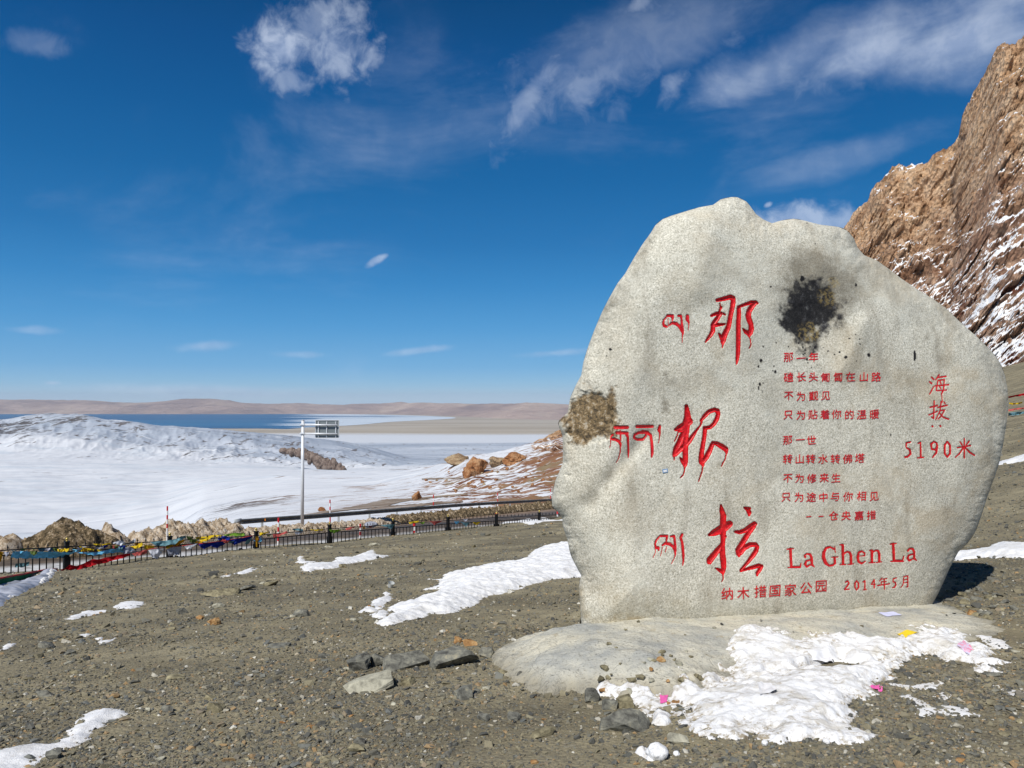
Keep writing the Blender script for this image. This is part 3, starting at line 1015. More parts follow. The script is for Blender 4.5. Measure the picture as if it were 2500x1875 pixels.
for label, Z, depth, strokes in INS:
    S = px_strokes(Z, strokes)
    a = np.array([p for s in S for p in s])
    st = 0.55 if depth > 0.015 else 0.45
    uu = np.arange(a[:, 0].min()-9, a[:, 0].max()+9, st); vv = np.arange(a[:, 1].min()-9, a[:, 1].max()+9, st)
    U, V = np.meshgrid(uu, vv)
    rag = 0.35*perlin(U/2.2, V/2.2, 0.5+0*U)
    sd_ = stroke_sd(U, V, S) + rag
    inn = sd_ > 0
    keep = inn[:-1, :-1] & inn[1:, :-1] & inn[:-1, 1:] & inn[1:, 1:]
    F = grid_faces(*U.shape, keep)
    used = np.zeros(U.size, bool); used[F.ravel()] = True
    F = (np.cumsum(used)-1)[F]
    sel = used.reshape(U.shape)
    off = stone_off(U[sel], V[sel]) + carve(sd_[sel], depth) - 0.0015
    me = mesh_np('inscription', to_face(U[sel], V[sel], off), F, True)
    me.transform(BINV)
    add('inscription', me, MAT_RED, boulder, label=label)

# the smaller lines, one glyph at a time
LINES = [
 ('first line of the red carved poem', ZE, 88, [('那',247,122),('一',365,130),('年',482,122)]),
 ('second line of the red carved poem', ZE, 88, [('磕',248,308),('长',368,305),('头',480,305),('匍',590,308),('匐',708,305),('在',825,305),('山',950,305),('路',1065,305)]),
 ('third line of the red carved poem', ZE, 86, [('不',250,482),('为',362,485),('觐',482,482),('见',595,480)]),
 ('fourth line of the red carved poem', ZE, 88, [('只',245,660),('为',362,660),('贴',475,655),('着',588,655),('你',695,652),('的',815,655),('温',930,655),('暖',1050,652)]),
 ('fifth line of the red carved poem', ZE, 86, [('那',240,895),('一',358,890),('世',462,893)]),
 ('sixth line of the red carved poem', ZE, 88, [('转',240,1070),('山',352,1070),('转',455,1070),('水',570,1070),('转',685,1070),('佛',798,1068),('塔',912,1062)]),
 ('seventh line of the red carved poem', ZE, 86, [('不',242,1250),('为',350,1250),('修',465,1250),('来',580,1245),('生',690,1245)]),
 ('eighth line of the red carved poem', ZE, 88, [('只',225,1425),('为',345,1425),('途',460,1425),('中',573,1425),('与',680,1420),('你',802,1420),('相',928,1415),('见',1045,1418)]),
 ('signature line with two dashes below the red poem', ZE, 86, [('-',437,1607),('-',552,1603),('仓',668,1597),('央',785,1597),('嘉',905,1597),('措',1020,1592)]),
 ('red park name along the foot of the stone', (1340, 1180, 3.814), 112, [('纳',1660,1028),('木',1810,1022),('措',1970,1006),('国',2105,1002),('家',2250,992),('公',2396,976),('园',2536,958)]),
]
dg = None
_gcache = {}


def glyph(ch):
    if ch in _gcache:
        return _gcache[ch]
    cu = bpy.data.curves.new('glyph', 'FONT')
    cu.body = ch
    cu.size = 1.0
    cu.resolution_u = 3
    o = bpy.data.objects.new('glyph', cu)
    col.objects.link(o)
    dgr = bpy.context.evaluated_depsgraph_get()
    m_ = o.evaluated_get(dgr).to_mesh()
    bb = bmesh.new(); bb.from_mesh(m_)
    bmesh.ops.triangulate(bb, faces=bb.faces[:])
    bmesh.ops.subdivide_edges(bb, edges=[e for e in bb.edges if e.calc_length() > 0.12], cuts=2, use_grid_fill=False)
    bmesh.ops.triangulate(bb, faces=bb.faces[:])
    bb.verts.index_update()
    vs = np.array([tuple(v.co)[:2] for v in bb.verts])
    tr = np.array([[v.index for v in f.verts] for f in bb.faces])
    bb.free()
    o.evaluated_get(dgr).to_mesh_clear()
    bpy.data.objects.remove(o)
    bpy.data.curves.remove(cu)
    _gcache[ch] = (vs, tr)
    return vs, tr


rj = random.Random(21)
for label, Z, size, chars in LINES:
    AV, AF, n0 = [], [], 0
    for ch, cx, cy in chars:
        vs, tr = glyph(ch)
        lo, hi = vs.min(0), vs.max(0)
        c0 = (lo+hi)/2
        k = size/0.93
        if ch in '-':
            q = (vs-c0)/(hi-lo)*np.array([46, 7.5])
        else:
            q = (vs-c0)*k
        q = q @ np.array([[1, 0.07+rj.uniform(-.02, .03)], [rj.uniform(-.03, .06), 1]])
        for k_, (ox_, oy_) in enumerate(((0, 0), (1.9, 0.6), (0.8, -1.5))):   # three passes of the brush
            u = Z[0] + (cx+q[:, 0]+ox_-0.9)/Z[2]
            v = Z[1] + (cy-q[:, 1]-oy_)/Z[2]
            u = u + 0.5*perlin(u/5, v/5, 1.0); v = v + 0.5*perlin(u/5, v/5, 4.0)
            AV.append(to_face(u, v, stone_off(u, v) - 0.005 - 0.0006*k_)); AF.append(tr+n0); n0 += len(vs)
    me = mesh_np('inscription', np.concatenate(AV), np.concatenate(AF)[:, ::-1], False)
    me.transform(BINV)
    add('inscription', me, MAT_RED, boulder, label=label)

# small sticker on the stone
def face_quad(name, pts, mat, label, cat, lift=0.006):
    p = np.array(pts, float)
    P = to_face(p[:, 0], p[:, 1], stone_off(p[:, 0], p[:, 1])*0 + stone_off(p[:, 0], p[:, 1]).min() - lift)
    b_ = MB()
    vsf = [b_.bm.verts.new(Vector(x)) for x in P]
    vsb = [b_.bm.verts.new(Vector(x) + Vector((0, 0.003, 0))) for x in P]
    b_.bm.faces.new(vsf)
    b_.bm.faces.new(vsb[::-1])
    for i in range(len(P)):
        j = (i+1) % len(P)
        b_.bm.faces.new((vsf[i], vsb[i], vsb[j], vsf[j]))
    return b_.mesh(name)


MAT_PAPER = plain('white_paper', (0.80, 0.80, 0.82), 0.7)
MAT_BLUEINK = plain('blue_ink', (0.18, 0.32, 0.52), 0.6)
st = thing('sticker', 'tiny white sticker with a blue border on the stone face', 'sticker', loc=(0, 0, 0))
add('border', face_quad('border', [(1617,1146),(1630,1144),(1631,1153),(1618,1155)], MAT_BLUEINK, None, None, 0.004), MAT_BLUEINK, st)
add('label_paper', face_quad('label_paper', [(1619.5,1148),(1628,1146.5),(1629,1151.5),(1620,1153)], MAT_PAPER, None, None, 0.007), MAT_PAPER, st)


# ------------------------------------------------------------------ concrete plinth
def patch(name, poly, height, res, mat, prof=None, lump=0.0, lump_s=0.3, rag=0.05, rag_s=0.25, sink=0.03, seed=0.0,
          pix=True, crater=0.0, edge_w=0.1, wide=0.2, surface=None, clipd=None, flake=0.0, holes=False, expo=0.85, **kw):
    """a low mass lying on the ground inside an outline (pixels of the ground it covers)"""
    poly = np.asarray(poly, float)
    if pix:
        gx, gy = gp(poly[:, 0], poly[:, 1])
        poly = np.stack([gx, gy], -1)
    poly = smoothpoly(poly, 4)
    lo, hi = poly.min(0)-0.15, poly.max(0)+0.15
    xs = np.arange(lo[0], hi[0]+res, res); ys = np.arange(lo[1], hi[1]+res, res)
    X, Y = np.meshgrid(xs, ys)
    D, _, _ = poly_sd(X, Y, poly)
    D = D + rag*fbm(X, Y, 1.1+seed, rag_s, 4, 0.6)
    H = height(X, Y) if callable(height) else height
    k = np.clip(D/wide, 0, 1)
    h = H*(1-(1-k)**2)**expo
    l = fbm(X, Y, 4.4+seed, lump_s, 4, 0.55)
    if flake:
        l = l + flake*np.abs(fbm(X, Y, 8.1+seed, lump_s*0.8, 3, 0.55))*-1.0
    h = h + lump*l*np.clip(D/(wide*0.8), 0, 1)
    if crater:
        h = h - crater*sstep(fbm(X, Y, 2.9+seed, lump_s*1.6, 3), 0.15, 0.75)*np.clip(D/wide, 0, 1)
    h = np.maximum(h, -0.03 if holes else 0.002) * (D > 0) - sink*sstep(-D, 0, 0.02)
    G = ground_z(X, Y) if surface is None else surface(X, Y)
    Z = G + h
    if clipd is not None:
        keepv = clipd(X, Y)
    else:
        keepv = D > -max(0.05, res*1.5)
    keep = keepv[:-1, :-1] | keepv[1:, 1:]
    F = grid_faces(*X.shape, keep)
    used = np.zeros(X.size, bool); used[F.ravel()] = True
    F = (np.cumsum(used)-1)[F]
    sel = used.reshape(X.shape)
    P = np.stack([X[sel], Y[sel], Z[sel]], -1)
    edge = 1 - sstep(D[sel], 0.0, edge_w)
    c = P.mean(0)
    c[2] = P[:, 2].min()
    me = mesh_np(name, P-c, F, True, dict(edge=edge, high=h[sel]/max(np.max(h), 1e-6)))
    return add(name, me, mat, loc=tuple(c), **kw)


def concrete():
    m, T = material('plinth_concrete')
    P = T.pos
    c = T.ramp(T.noise(P, 2.2, 7, 0.62, 0.4), [(0.35, (0.38, 0.385, 0.36)), (0.5, (0.54, 0.525, 0.45)), (0.64, (0.64, 0.60, 0.48))])
    c = T.mix(T.smooth(T.noise(P, 5.0, 6, 0.7, 0.5), 0.56, 0.72, 0, 0.55), c, (0.36, 0.28, 0.15))
    c = T.mix(T.smooth(T.noise(P, 40, 4, 0.6), 0.34, 0.44, 0.5, 0), c, (0.10, 0.09, 0.07))
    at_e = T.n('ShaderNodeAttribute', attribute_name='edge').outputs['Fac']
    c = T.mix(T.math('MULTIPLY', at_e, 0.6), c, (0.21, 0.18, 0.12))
    T.link(c, T.bsdf.inputs['Base Color'])
    crk = T.n('ShaderNodeTexVoronoi', feature='DISTANCE_TO_EDGE')
    wv = T.n('ShaderNodeVectorMath', operation='ADD')
    nzc = T.n('ShaderNodeTexNoise'); nzc.inputs['Scale'].default_value = 3.0; nzc.inputs['Detail'].default_value = 6
    T.link(P, nzc.inputs['Vector'])
    vs_ = T.n('ShaderNodeVectorMath', operation='SCALE'); T.link(nzc.outputs['Color'], vs_.inputs[0]); vs_.inputs[3].default_value = 0.5
    T.link(P, wv.inputs[0]); T.link(vs_.outputs[0], wv.inputs[1])
    T.link(wv.outputs[0], crk.inputs['Vector']); crk.inputs['Scale'].default_value = 1.3
    ck = T.smooth(crk.outputs['Distance'], 0.0, 0.012, 1.0, 0.0)
    T.link(T.mix(T.math('MULTIPLY', ck, 0.10), c, (0.10, 0.085, 0.06)), T.bsdf.inputs['Base Color'])
    T.bsdf.inputs['Roughness'].default_value = 0.9
    h = T.math('ADD', T.noise(P, 9, 8, 0.68), T.math('MULTIPLY', T.noise(P, 45, 4, 0.6), 0.5))
    h = T.math('SUBTRACT', h, T.math('MULTIPLY', ck, 0.15))
    bump(T, h, 0.03, 0.9)
    return m


MAT_CONC = concrete()
PLINTH = [(1200,1607),(1222,1590),(1262,1572),(1330,1556),(1420,1548),(1480,1500),(1600,1470),(1900,1455),(2200,1455),(2330,1478),(2400,1505),(2440,1540),
          (2390,1556),(2250,1572),(2050,1600),(1900,1622),(1790,1655),(1700,1705),(1600,1712),(1480,1705),(1400,1690),(1345,1697),(1285,1676),(1235,1645)]


def plinth_h(X, Y):
    return np.interp(X, [0.0, 0.7, 1.6, 2.6, 4.2, 5.2], [0.21, 0.24, 0.17, 0.13, 0.085, 0.05])


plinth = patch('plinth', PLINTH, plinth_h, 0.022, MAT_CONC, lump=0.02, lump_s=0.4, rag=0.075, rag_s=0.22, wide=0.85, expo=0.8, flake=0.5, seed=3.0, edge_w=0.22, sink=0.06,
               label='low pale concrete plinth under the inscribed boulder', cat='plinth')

# ------------------------------------------------------------------ far land
LAKE_Z = -470.0
U_COLS = {
 -500: [(40,1440),(300,1370),(500,1305),(900,1215),(1500,1158),(2200,1110),(2700,1062),(3100,1030),(3500,1012),(4500,1080),(5500,1102)],
 0:    [(40,1440),(300,1370),(500,1305),(900,1215),(1500,1158),(2200,1108),(2600,1070),(3000,1040),(3300,1022),(4500,1100),(5500,1110)],
 60:   [(40,1440),(300,1370),(500,1305),(900,1215),(1500,1158),(2200,1110),(2600,1066),(3000,1032),(3300,1012),(4500,1100),(5500,1110)],
 130:  [(40,1440),(300,1370),(500,1303),(900,1215),(1500,1158),(2200,1112),(2600,1066),(3000,1030),(3300,1008),(4500,1100),(5500,1110)],
 200:  [(40,1440),(300,1365),(500,1300),(900,1213),(1500,1158),(2250,1114),(2600,1072),(3000,1032),(3300,1010),(4500,1100),(5500,1110)],
 290:  [(40,1430),(250,1370),(450,1300),(900,1210),(1500,1155),(2300,1118),(2600,1088),(3000,1052),(3300,1024),(4500,1100),(5500,1110)],
 400:  [(40,1420),(200,1350),(400,1285),(900,1205),(1500,1155),(2300,1122),(2600,1098),(3000,1064),(3350,1034),(4500,1100),(5500,1110)],
 500:  [(42,1370),(110,1310),(250,1262),(500,1220),(900,1180),(1500,1152),(2350,1128),(2650,1108),(3000,1078),(3400,1043),(4600,1102),(5500,1110)],
 600:  [(46,1330),(110,1285),(220,1245),(450,1208),(900,1170),(1500,1150),(2400,1130),(2700,1112),(3000,1088),(3450,1051),(4600,1102),(5500,1110)],
 700:  [(52,1310),(110,1266),(200,1238),(400,1200),(900,1162),(1800,1145),(2500,1136),(2800,1118),(3100,1098),(3500,1061),(4600,1104),(5500,1110)],
 830:  [(56,1300),(110,1252),(170,1236),(300,1205),(600,1172),(1200,1155),(2200,1146),(2700,1132),(3100,1108),(3600,1073),(4600,1106),(5500,1110)],
 920:  [(60,1290),(110,1247),(160,1232),(300,1200),(600,1168),(1200,1152),(2200,1146),(2700,1137),(3200,1118),(3700,1094),(4700,1106),(5500,1110)],
 1000: [(66,1285),(110,1244),(160,1226),(300,1190),(550,1155),(1000,1147),(2000,1143),(2700,1138),(3300,1129),(3900,1117),(4700,1110),(5500,1105)],
 1080: [(72,1280),(115,1240),(170,1212),(280,1178),(420,1150),(600,1137),(760,1131),(1000,1146),(2200,1142),(3300,1128),(4700,1112),(5500,1105)],
 1130: [(76,1276),(115,1238),(170,1208),(260,1172),(350,1140),(430,1116),(500,1112),(650,1135),(1500,1142),(3300,1128),(4700,1112),(5500,1105)],
 1200: [(84,1270),(120,1234),(170,1203),(250,1162),(340,1128),(430,1106),(480,1104),(600,1130),(1500,1142),(3300,1128),(4700,1112),(5500,1105)],
 1270: [(90,1264),(120,1230),(170,1192),(250,1148),(340,1112),(430,1094),(500,1090),(640,1120),(1500,1140),(3300,1128),(4700,1112),(5500,1105)],
 1330: [(96,1258),(125,1224),(180,1176),(260,1126),(360,1092),(450,1076),(540,1070),(700,1100),(1500,1140),(3300,1128),(4700,1112),(5500,1105)],
 1380: [(100,1256),(130,1218),(190,1160),(270,1108),(370,1074),(460,1058),(560,1050),(700,1090),(1500,1140),(3300,1128),(4700,1112),(5500,1105)],
 1480: [(100,1250),(130,1200),(190,1120),(270,1060),(370,1020),(460,1000),(560,990),(700,1050),(1500,1140),(3300,1128),(4700,1112),(5500,1105)],
 1800: [(90,1200),(130,1140),(190,1080),(270,1030),(370,1000),(460,985),(560,975),(700,1040),(1500,1140),(3300,1128),(4700,1112),(5500,1105)],
 3200: [(90,1150),(130,1100),(190,1060),(270,1020),(370,1000),(460,985),(560,975),(700,1040),(1500,1140),(3300,1128),(4700,1112),(5500,1105)],
}
TAIL = [(7000, 975+474.5/7000*FPX), (9000, 975+474.5/9000*FPX), (12000, 975+474.5/12000*FPX), (31000, 975+474.5/31000*FPX)]


def build_valley():
    ucols = np.array(sorted(U_COLS))
    nr = 620
    s = np.linspace(0, 1, nr)
    tabD, tabV = [], []
    LD = None
    for u in ucols:
        L = U_COLS[u] + TAIL
        D = np.array([d for d, _ in L], float); Vv = np.array([v for _, v in L], float)
        d0 = math.log(D[0])
        # shared row parameter: distance on a log scale, warped to give the middle more rows
        w = np.interp(s, [0, 0.30, 0.62, 0.82, 1.0], [d0, math.log(430), math.log(2600), math.log(6500), math.log(31000)])
        z = 1.6 - (Vv-975)/FPX*D
        # blend of heights interpolated smoothly over log distance
        vv = np.interp(w, np.log(D), Vv)
        ker = np.hanning(13); ker /= ker.sum()
        vs_ = np.convolve(np.pad(vv, 6, mode='edge'), ker, 'valid')
        f = sstep(w, math.log(6200), math.log(7500))
        vv = vs_*(1-f) + vv*f
        tabD.append(np.exp(w)); tabV.append(vv)
    tabD, tabV = np.array(tabD), np.array(tabV)
    us = np.concatenate([np.linspace(-500, -40, 60), np.linspace(-36, 1420, 640), np.linspace(1430, 3200, 90)])
    D = np.stack([np.interp(us, ucols, tabD[:, i]) for i in range(nr)], 0)
    V = np.stack([np.interp(us, ucols, tabV[:, i]) for i in range(nr)], 0)
    ker = np.hanning(23); ker /= ker.sum()
    m = slice(60, 700)
    Vp = np.pad(V, ((0, 0), (11, 11)), mode='edge')
    Vs = np.apply_along_axis(lambda r_: np.convolve(r_, ker, 'valid'), 1, Vp)
    V = Vs
    X = (us[None, :]-1250)/FPX*D
    Y = D
    Z = 1.6 - (V-975)/FPX*D
    ff = sstep(D, 6000, 7200)
    Z = Z*(1-ff) + (-472.9)*ff
    # relief
    near = np.exp(-(D/1500.0)**2)
    rid = np.exp(-((np.log(D)-math.log(2750))/0.18)**2)*sstep(X/D, -0.12, -0.30)
    rid2 = np.exp(-((np.log(D)-math.log(2750))/0.22)**2)*sstep(X/D, -0.02, -0.25)
    slope_r = sstep((us-900)/1.0, 0, 250)[None, :]*np.exp(-(np.log(D/240.0)/0.9)**2)
    gl = fbm(X*1.0+Y*0.35, Y*0.3, 0.0, 190, 4, 0.55, True)          # gullies down the ridge
    Z = Z + rid2*14*(gl-0.9)
    Z = Z + slope_r*(1.7*fbm(X+0.5*Y, Y*0.6-X*0.3, 2.0, 26, 4, 0.6) + 0.5*fbm(X, Y, 5.0, 4.5, 3))
    Z = Z + (1-slope_r)*near*0.004*D*fbm(X, Y, 1.0, 60, 3)*sstep(D, 90, 300)
    Z = Z + 0.5*sstep(D, 300, 900)*fbm(X, Y, 8.0, 220, 4)*sstep(D, 7000, 4000)*2
    # how much ground shows through the snow: 0 none .. 1 all bare
    bare = 0.07 + 0.22*slope_r*(1+0.9*sstep(X/D, 0.015, 0.06)) + 0.10*rid2*np.clip(gl-0.3, 0, 1.5)
    bare = bare + 0.22*rid*sstep(X, -1500, -2050)
    bare = bare + 0.10*sstep(Y, 95, 120)*np.exp(-((np.log(D/170))/0.5)**2)*sstep(us, 520, 820)[None, :]
    bare = bare - 0.12*np.exp(-(np.log(D/1000)/0.5)**2)*sstep(us, 900, 600)[None, :]
    shade = sstep(D, 2450, 2900)*sstep(D, 8800, 8100)        # cloud shade on the ridge and plain, put into the snow colour
    plainf = sstep(D, 9800, 10600)                            # dry steppe by the lake
    red = sstep(us, 500, 900)[None, :]*sstep(D, 1500, 600) + 0*D
    bare = bare + 0.40*np.exp(-((us-1268)/55.0)**4)[None, :]*np.exp(-((D-122)/13.0)**2)
    bare = bare + 0.34*np.exp(-((us-620)/95.0)**4)[None, :]*np.exp(-((D-285)/45.0)**2)
    bare = bare + 0.30*np.exp(-((us-890)/60.0)**4)[None, :]*np.exp(-((D-430)/80.0)**2)
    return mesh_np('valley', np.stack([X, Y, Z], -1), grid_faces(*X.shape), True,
                   dict(bare=bare, thin=shade, steppe=plainf, red=red, logd=np.log10(D)))  # 'thin' carries the painted cloud shade, not snow depth


def valley_mat():
    m, T = material('snowy_land')
    P = T.pos
    A = {k: T.n('ShaderNodeAttribute', attribute_name=k).outputs['Fac'] for k in ('bare', 'thin', 'steppe', 'red', 'logd')}

    def streak(sc_, rot):
        a = T.noise(P, sc_, 9, 0.66, 0.4, sc=(0.55, 1.7, 1.0), rot=rot)
        return a
    n_near = streak(1/6.0, (0, 0, -0.9))
    n_mid = streak(1/55.0, (0, 0, -0.5))
    n_far = T.noise(P, 1/45.0, 9, 0.72, 0.8, sc=(1.0, 0.28, 1.0), rot=(0, 0, 0.7))
    w1 = T.smooth(A['logd'], 2.45, 2.85)
    w2 = T.smooth(A['logd'], 3.1, 3.5)
    nn = T.math('ADD', T.math('MULTIPLY', n_near, T.math('SUBTRACT', 1.0, w1)), T.math('MULTIPLY', n_mid, w1))
    nn = T.math('ADD', T.math('MULTIPLY', nn, T.math('SUBTRACT', 1.0, w2)), T.math('MULTIPLY', n_far, w2))
    f = T.math('ADD', nn, T.math('MULTIPLY', A['bare'], 0.42))
    f = T.smooth(f, 0.615, 0.665)
    nrm = T.n('ShaderNodeNewGeometry').outputs['Normal']
    snow = T.mix(A['thin'], (0.66, 0.682, 0.725), T.ramp(T.noise(P, 1/700.0, 8, 0.65, 0.5, sc=(0.35, 2.2, 1)), [(0.38, (0.30, 0.345, 0.42)), (0.5, (0.41, 0.455, 0.53)), (0.62, (0.52, 0.56, 0.63))]))  # grey-blue ramp paints the cloud shade into the far snow
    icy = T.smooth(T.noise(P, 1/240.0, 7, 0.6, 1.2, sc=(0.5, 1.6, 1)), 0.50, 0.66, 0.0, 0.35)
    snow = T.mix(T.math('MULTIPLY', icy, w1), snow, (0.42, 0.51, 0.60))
    ln = T.smooth(T.noise(P, 1/60.0, 8, 0.7, 0.8, sc=(0.35, 1.6, 1), rot=(0, 0, 0.12)), 0.50, 0.66, 0.0, 0.5)  # faint grey-blue streaks: shadow lines painted into the snow colour
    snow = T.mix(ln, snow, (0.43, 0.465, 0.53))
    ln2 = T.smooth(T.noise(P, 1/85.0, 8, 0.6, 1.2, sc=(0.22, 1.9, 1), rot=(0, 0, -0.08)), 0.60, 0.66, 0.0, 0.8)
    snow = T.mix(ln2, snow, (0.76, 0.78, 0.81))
    rock = T.mix(A['red'], T.ramp(nn, [(0.5, (0.09, 0.09, 0.095)), (0.65, (0.16, 0.14, 0.135))]), T.ramp(T.noise(P, 1/14.0, 5, 0.6), [(0.35, (0.16, 0.075, 0.045)), (0.5, (0.26, 0.135, 0.075)), (0.65, (0.24, 0.19, 0.12))]))
    c = T.mix(f, snow, rock)
    # white snow streaks and tan grass on the plain
    yy = T.n('ShaderNodeSeparateXYZ'); T.link(P, yy.inputs[0])
    yw = T.math('ADD', yy.outputs[1], T.math('MULTIPLY', T.math('SUBTRACT', T.noise(P, 1/1800.0, 6, 0.6, sc=(0.3, 1.5, 1)), 0.5), 1500))
    yw = T.math('ADD', yw, T.math('MULTIPLY', T.math('ABSOLUTE', T.math('SUBTRACT', yy.outputs[0], -300.0)), -0.10))
    white = T.math('MULTIPLY', T.smooth(yw, 8050, 8350), T.smooth(yw, 10100, 9600))
    c = T.mix(white, c, (0.60, 0.63, 0.68))
    tan = T.ramp(T.noise(P, 1/1500.0, 7, 0.65, 0.6, sc=(0.25, 2.0, 1)), [(0.36, (0.30, 0.255, 0.20)), (0.5, (0.40, 0.345, 0.27)), (0.64, (0.47, 0.425, 0.36))])
    c = T.mix(T.smooth(yw, 9500, 10300), c, tan)
    T.link(c, T.bsdf.inputs['Base Color'])
    T.bsdf.inputs['Roughness'].default_value = 0.9
    T.bsdf.inputs['Specular IOR Level'].default_value = 0.05
    b1 = T.noise(P, 1/3.0, 6, 0.65, sc=(0.6, 1.5, 1), rot=(0, 0, -0.7))
    bump(T, b1, 0.8, 0.35)
    return m


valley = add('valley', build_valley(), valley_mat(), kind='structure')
bpy.context.view_layer.update()


def track(P, name='dirt_track'):
    P = np.array(P, float)
    n = 150
    t = np.linspace(0, 1, n); s = np.linspace(0, 1, len(P))
    U, Vv, Wd = (np.interp(t, s, P[:, i]) for i in range(3))
    ker = np.hanning(25); ker /= ker.sum()
    U, Vv, Wd = (np.convolve(np.pad(a, 12, mode='reflect', reflect_type='odd'), ker, 'valid') for a in (U, Vv, Wd))
    inv = valley.matrix_world.inverted()
    rows = []
    for k in np.linspace(-0.5, 0.5, 7):
        r_ = []
        for u, v, w in zip(U, Vv, Wd):
            v2 = v + k*w*(1 + 0.25*float(perlin(u/9, k*2, 0.3)))
            d_ = Vector((float(side(u, v2)), 1.0, float(slope(v2)))).normalized()
            hit, co_, *_q = valley.ray_cast(inv @ Vector(CAM), d_)
            r_.append(tuple(co_ + Vector((0, 0, 0.10))) if hit else (r_[-1] if r_ else (0, 0, -60)))
        rows.append(r_)
    V_ = np.array(rows)
    m, T = material('track_mud')
    c = T.ramp(T.noise(T.pos, 1/4.0, 7, 0.65, 0.4, sc=(0.5, 1.2, 1)), [(0.38, (0.15, 0.11, 0.08)), (0.5, (0.25, 0.19, 0.14)), (0.58, (0.33, 0.27, 0.21)), (0.66, (0.6, 0.6, 0.62))])
    T.link(c, T.bsdf.inputs['Base Color'])
    add(name, mesh_np(name, V_, grid_faces(7, n), True), m, kind='structure')


track([(715,1264,5),(760,1257,5),(800,1250,6),(850,1243,6),(900,1236,14),(935,1229,18),(960,1225,12),(1000,1220,5),(1050,1215,4),(1100,1210,4),(1140,1207,3)])
track([(890,1250,6),(940,1241,10),(985,1238,9),(1040,1232,6),(1090,1228,5),(1130,1225,3)])
track([(1030,1170,3),(1070,1169,4),(1110,1168,4),(1150,1169,3)])
track([(1345,1087,3),(1362,1088,5),(1380,1091,6),(1400,1096,6)])


def lake():
    near = [(-200,1046),(200,1046),(520,1046),(640,1046),(700,1047),(760,1043),(826,1040),(890,1036),(953,1030),(1030,1026),(1080,1023.5),(1108,1021.5),(1112,1020),
            (1100,1018.2),(1060,1016.2),(1020,1014.6),(969,1013.2),(900,1011.8),(800,1011),(600,1010.3),(300,1009.6),(0,1009.2),(-200,1009)]
    pts = []
    for u, v in near:
        y = (1.6-LAKE_Z)/-float(slope(v))
        pts.append((float(side(u, v))*y, y))
    pts = smoothpoly(pts, 4)
    b_ = bmesh.new()
    vs_ = [b_.verts.new((x, y, LAKE_Z)) for x, y in pts]
    b_.faces.new(vs_)
    bmesh.ops.triangulate(b_, faces=b_.faces[:])
    for f in b_.faces:
        f.normal_update()
        if f.normal.z < 0:
            f.normal_flip()
    me = bpy.data.meshes.new('lake'); b_.to_mesh(me); b_.free()
    m, T = material('lake_water')
    P = T.pos
    sp = T.n('ShaderNodeSeparateXYZ'); T.link(P, sp.inputs[0])
    x_, y_ = sp.outputs[0], sp.outputs[1]
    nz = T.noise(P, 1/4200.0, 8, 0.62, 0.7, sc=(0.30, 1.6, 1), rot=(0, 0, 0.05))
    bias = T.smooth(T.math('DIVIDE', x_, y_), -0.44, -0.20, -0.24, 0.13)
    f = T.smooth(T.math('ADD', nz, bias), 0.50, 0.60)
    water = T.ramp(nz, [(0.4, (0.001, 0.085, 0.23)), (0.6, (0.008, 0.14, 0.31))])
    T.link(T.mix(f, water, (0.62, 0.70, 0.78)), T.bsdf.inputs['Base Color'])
    T.bsdf.inputs['Roughness'].default_value = 0.55
    T.bsdf.inputs['Specular IOR Level'].default_value = 0.2
    bump(T, T.noise(P, 1/40.0, 5, 0.6), 3.0, 0.5)
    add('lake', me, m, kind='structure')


lake()


def far_hills():
    prof = [(-800,978),(-300,980),(0,977),(95,979),(190,980),(285,983),(348,985),(443,977),(522,976),(601,985),(700,987),(757,987.5),(804,990),(890,987),(1000,987),(1159,987),(1300,989),(1383,991),(1700,992),(2300,990),(3300,990)]
    us = np.linspace(-800, 3300, 900)
    top = np.interp(us, [p[0] for p in prof], [p[1] for p in prof])
    ker = np.hanning(15); ker /= ker.sum()
    top = np.convolve(np.pad(top, 7, mode='edge'), ker, 'valid')
    nr = 120
    t = np.linspace(0, 1, nr)[:, None]
    u = us[None, :]
    D0 = 23500 - 6500*sstep(u, 900, 1350)
    D = D0 + 6500*t
    X = (u-1250)/FPX*D
    crest = 1.6 - (top[None, :]-975)/FPX*(D0+5200)
    k = np.where(t < 0.8, np.sin(np.clip(t/0.8, 0, 1)*math.pi/2)**1.25, 1-(t-0.8)*2.0)
    rel = fbm(X, D, 0.0, 3800, 5, 0.55, True)
    Z = LAKE_Z - 12 + (crest-LAKE_Z+12)*k
    Z = Z + (rel-0.6)*95*np.clip(t*5, 0, 1)*(1-0.8*sstep(t, 0.55, 0.8)) - 20*sstep(0.02-t, 0, 0.02)
    m, T = material('dry_hills')
    c = T.ramp(T.noise(T.pos, 1/2600.0, 8, 0.66, 0.4), [(0.36, (0.24, 0.18, 0.175)), (0.5, (0.36, 0.27, 0.24)), (0.64, (0.48, 0.38, 0.32))])
    T.link(c, T.bsdf.inputs['Base Color'])
    T.bsdf.inputs['Roughness'].default_value = 1
    T.bsdf.inputs['Specular IOR Level'].default_value = 0
    bump(T, T.noise(T.pos, 1/700.0, 8, 0.65), 260, 0.7)
    add('far_hills', mesh_np('far_hills', np.stack([X, D+0*u, Z], -1), grid_faces(nr, len(us))), m, kind='structure')


far_hills()


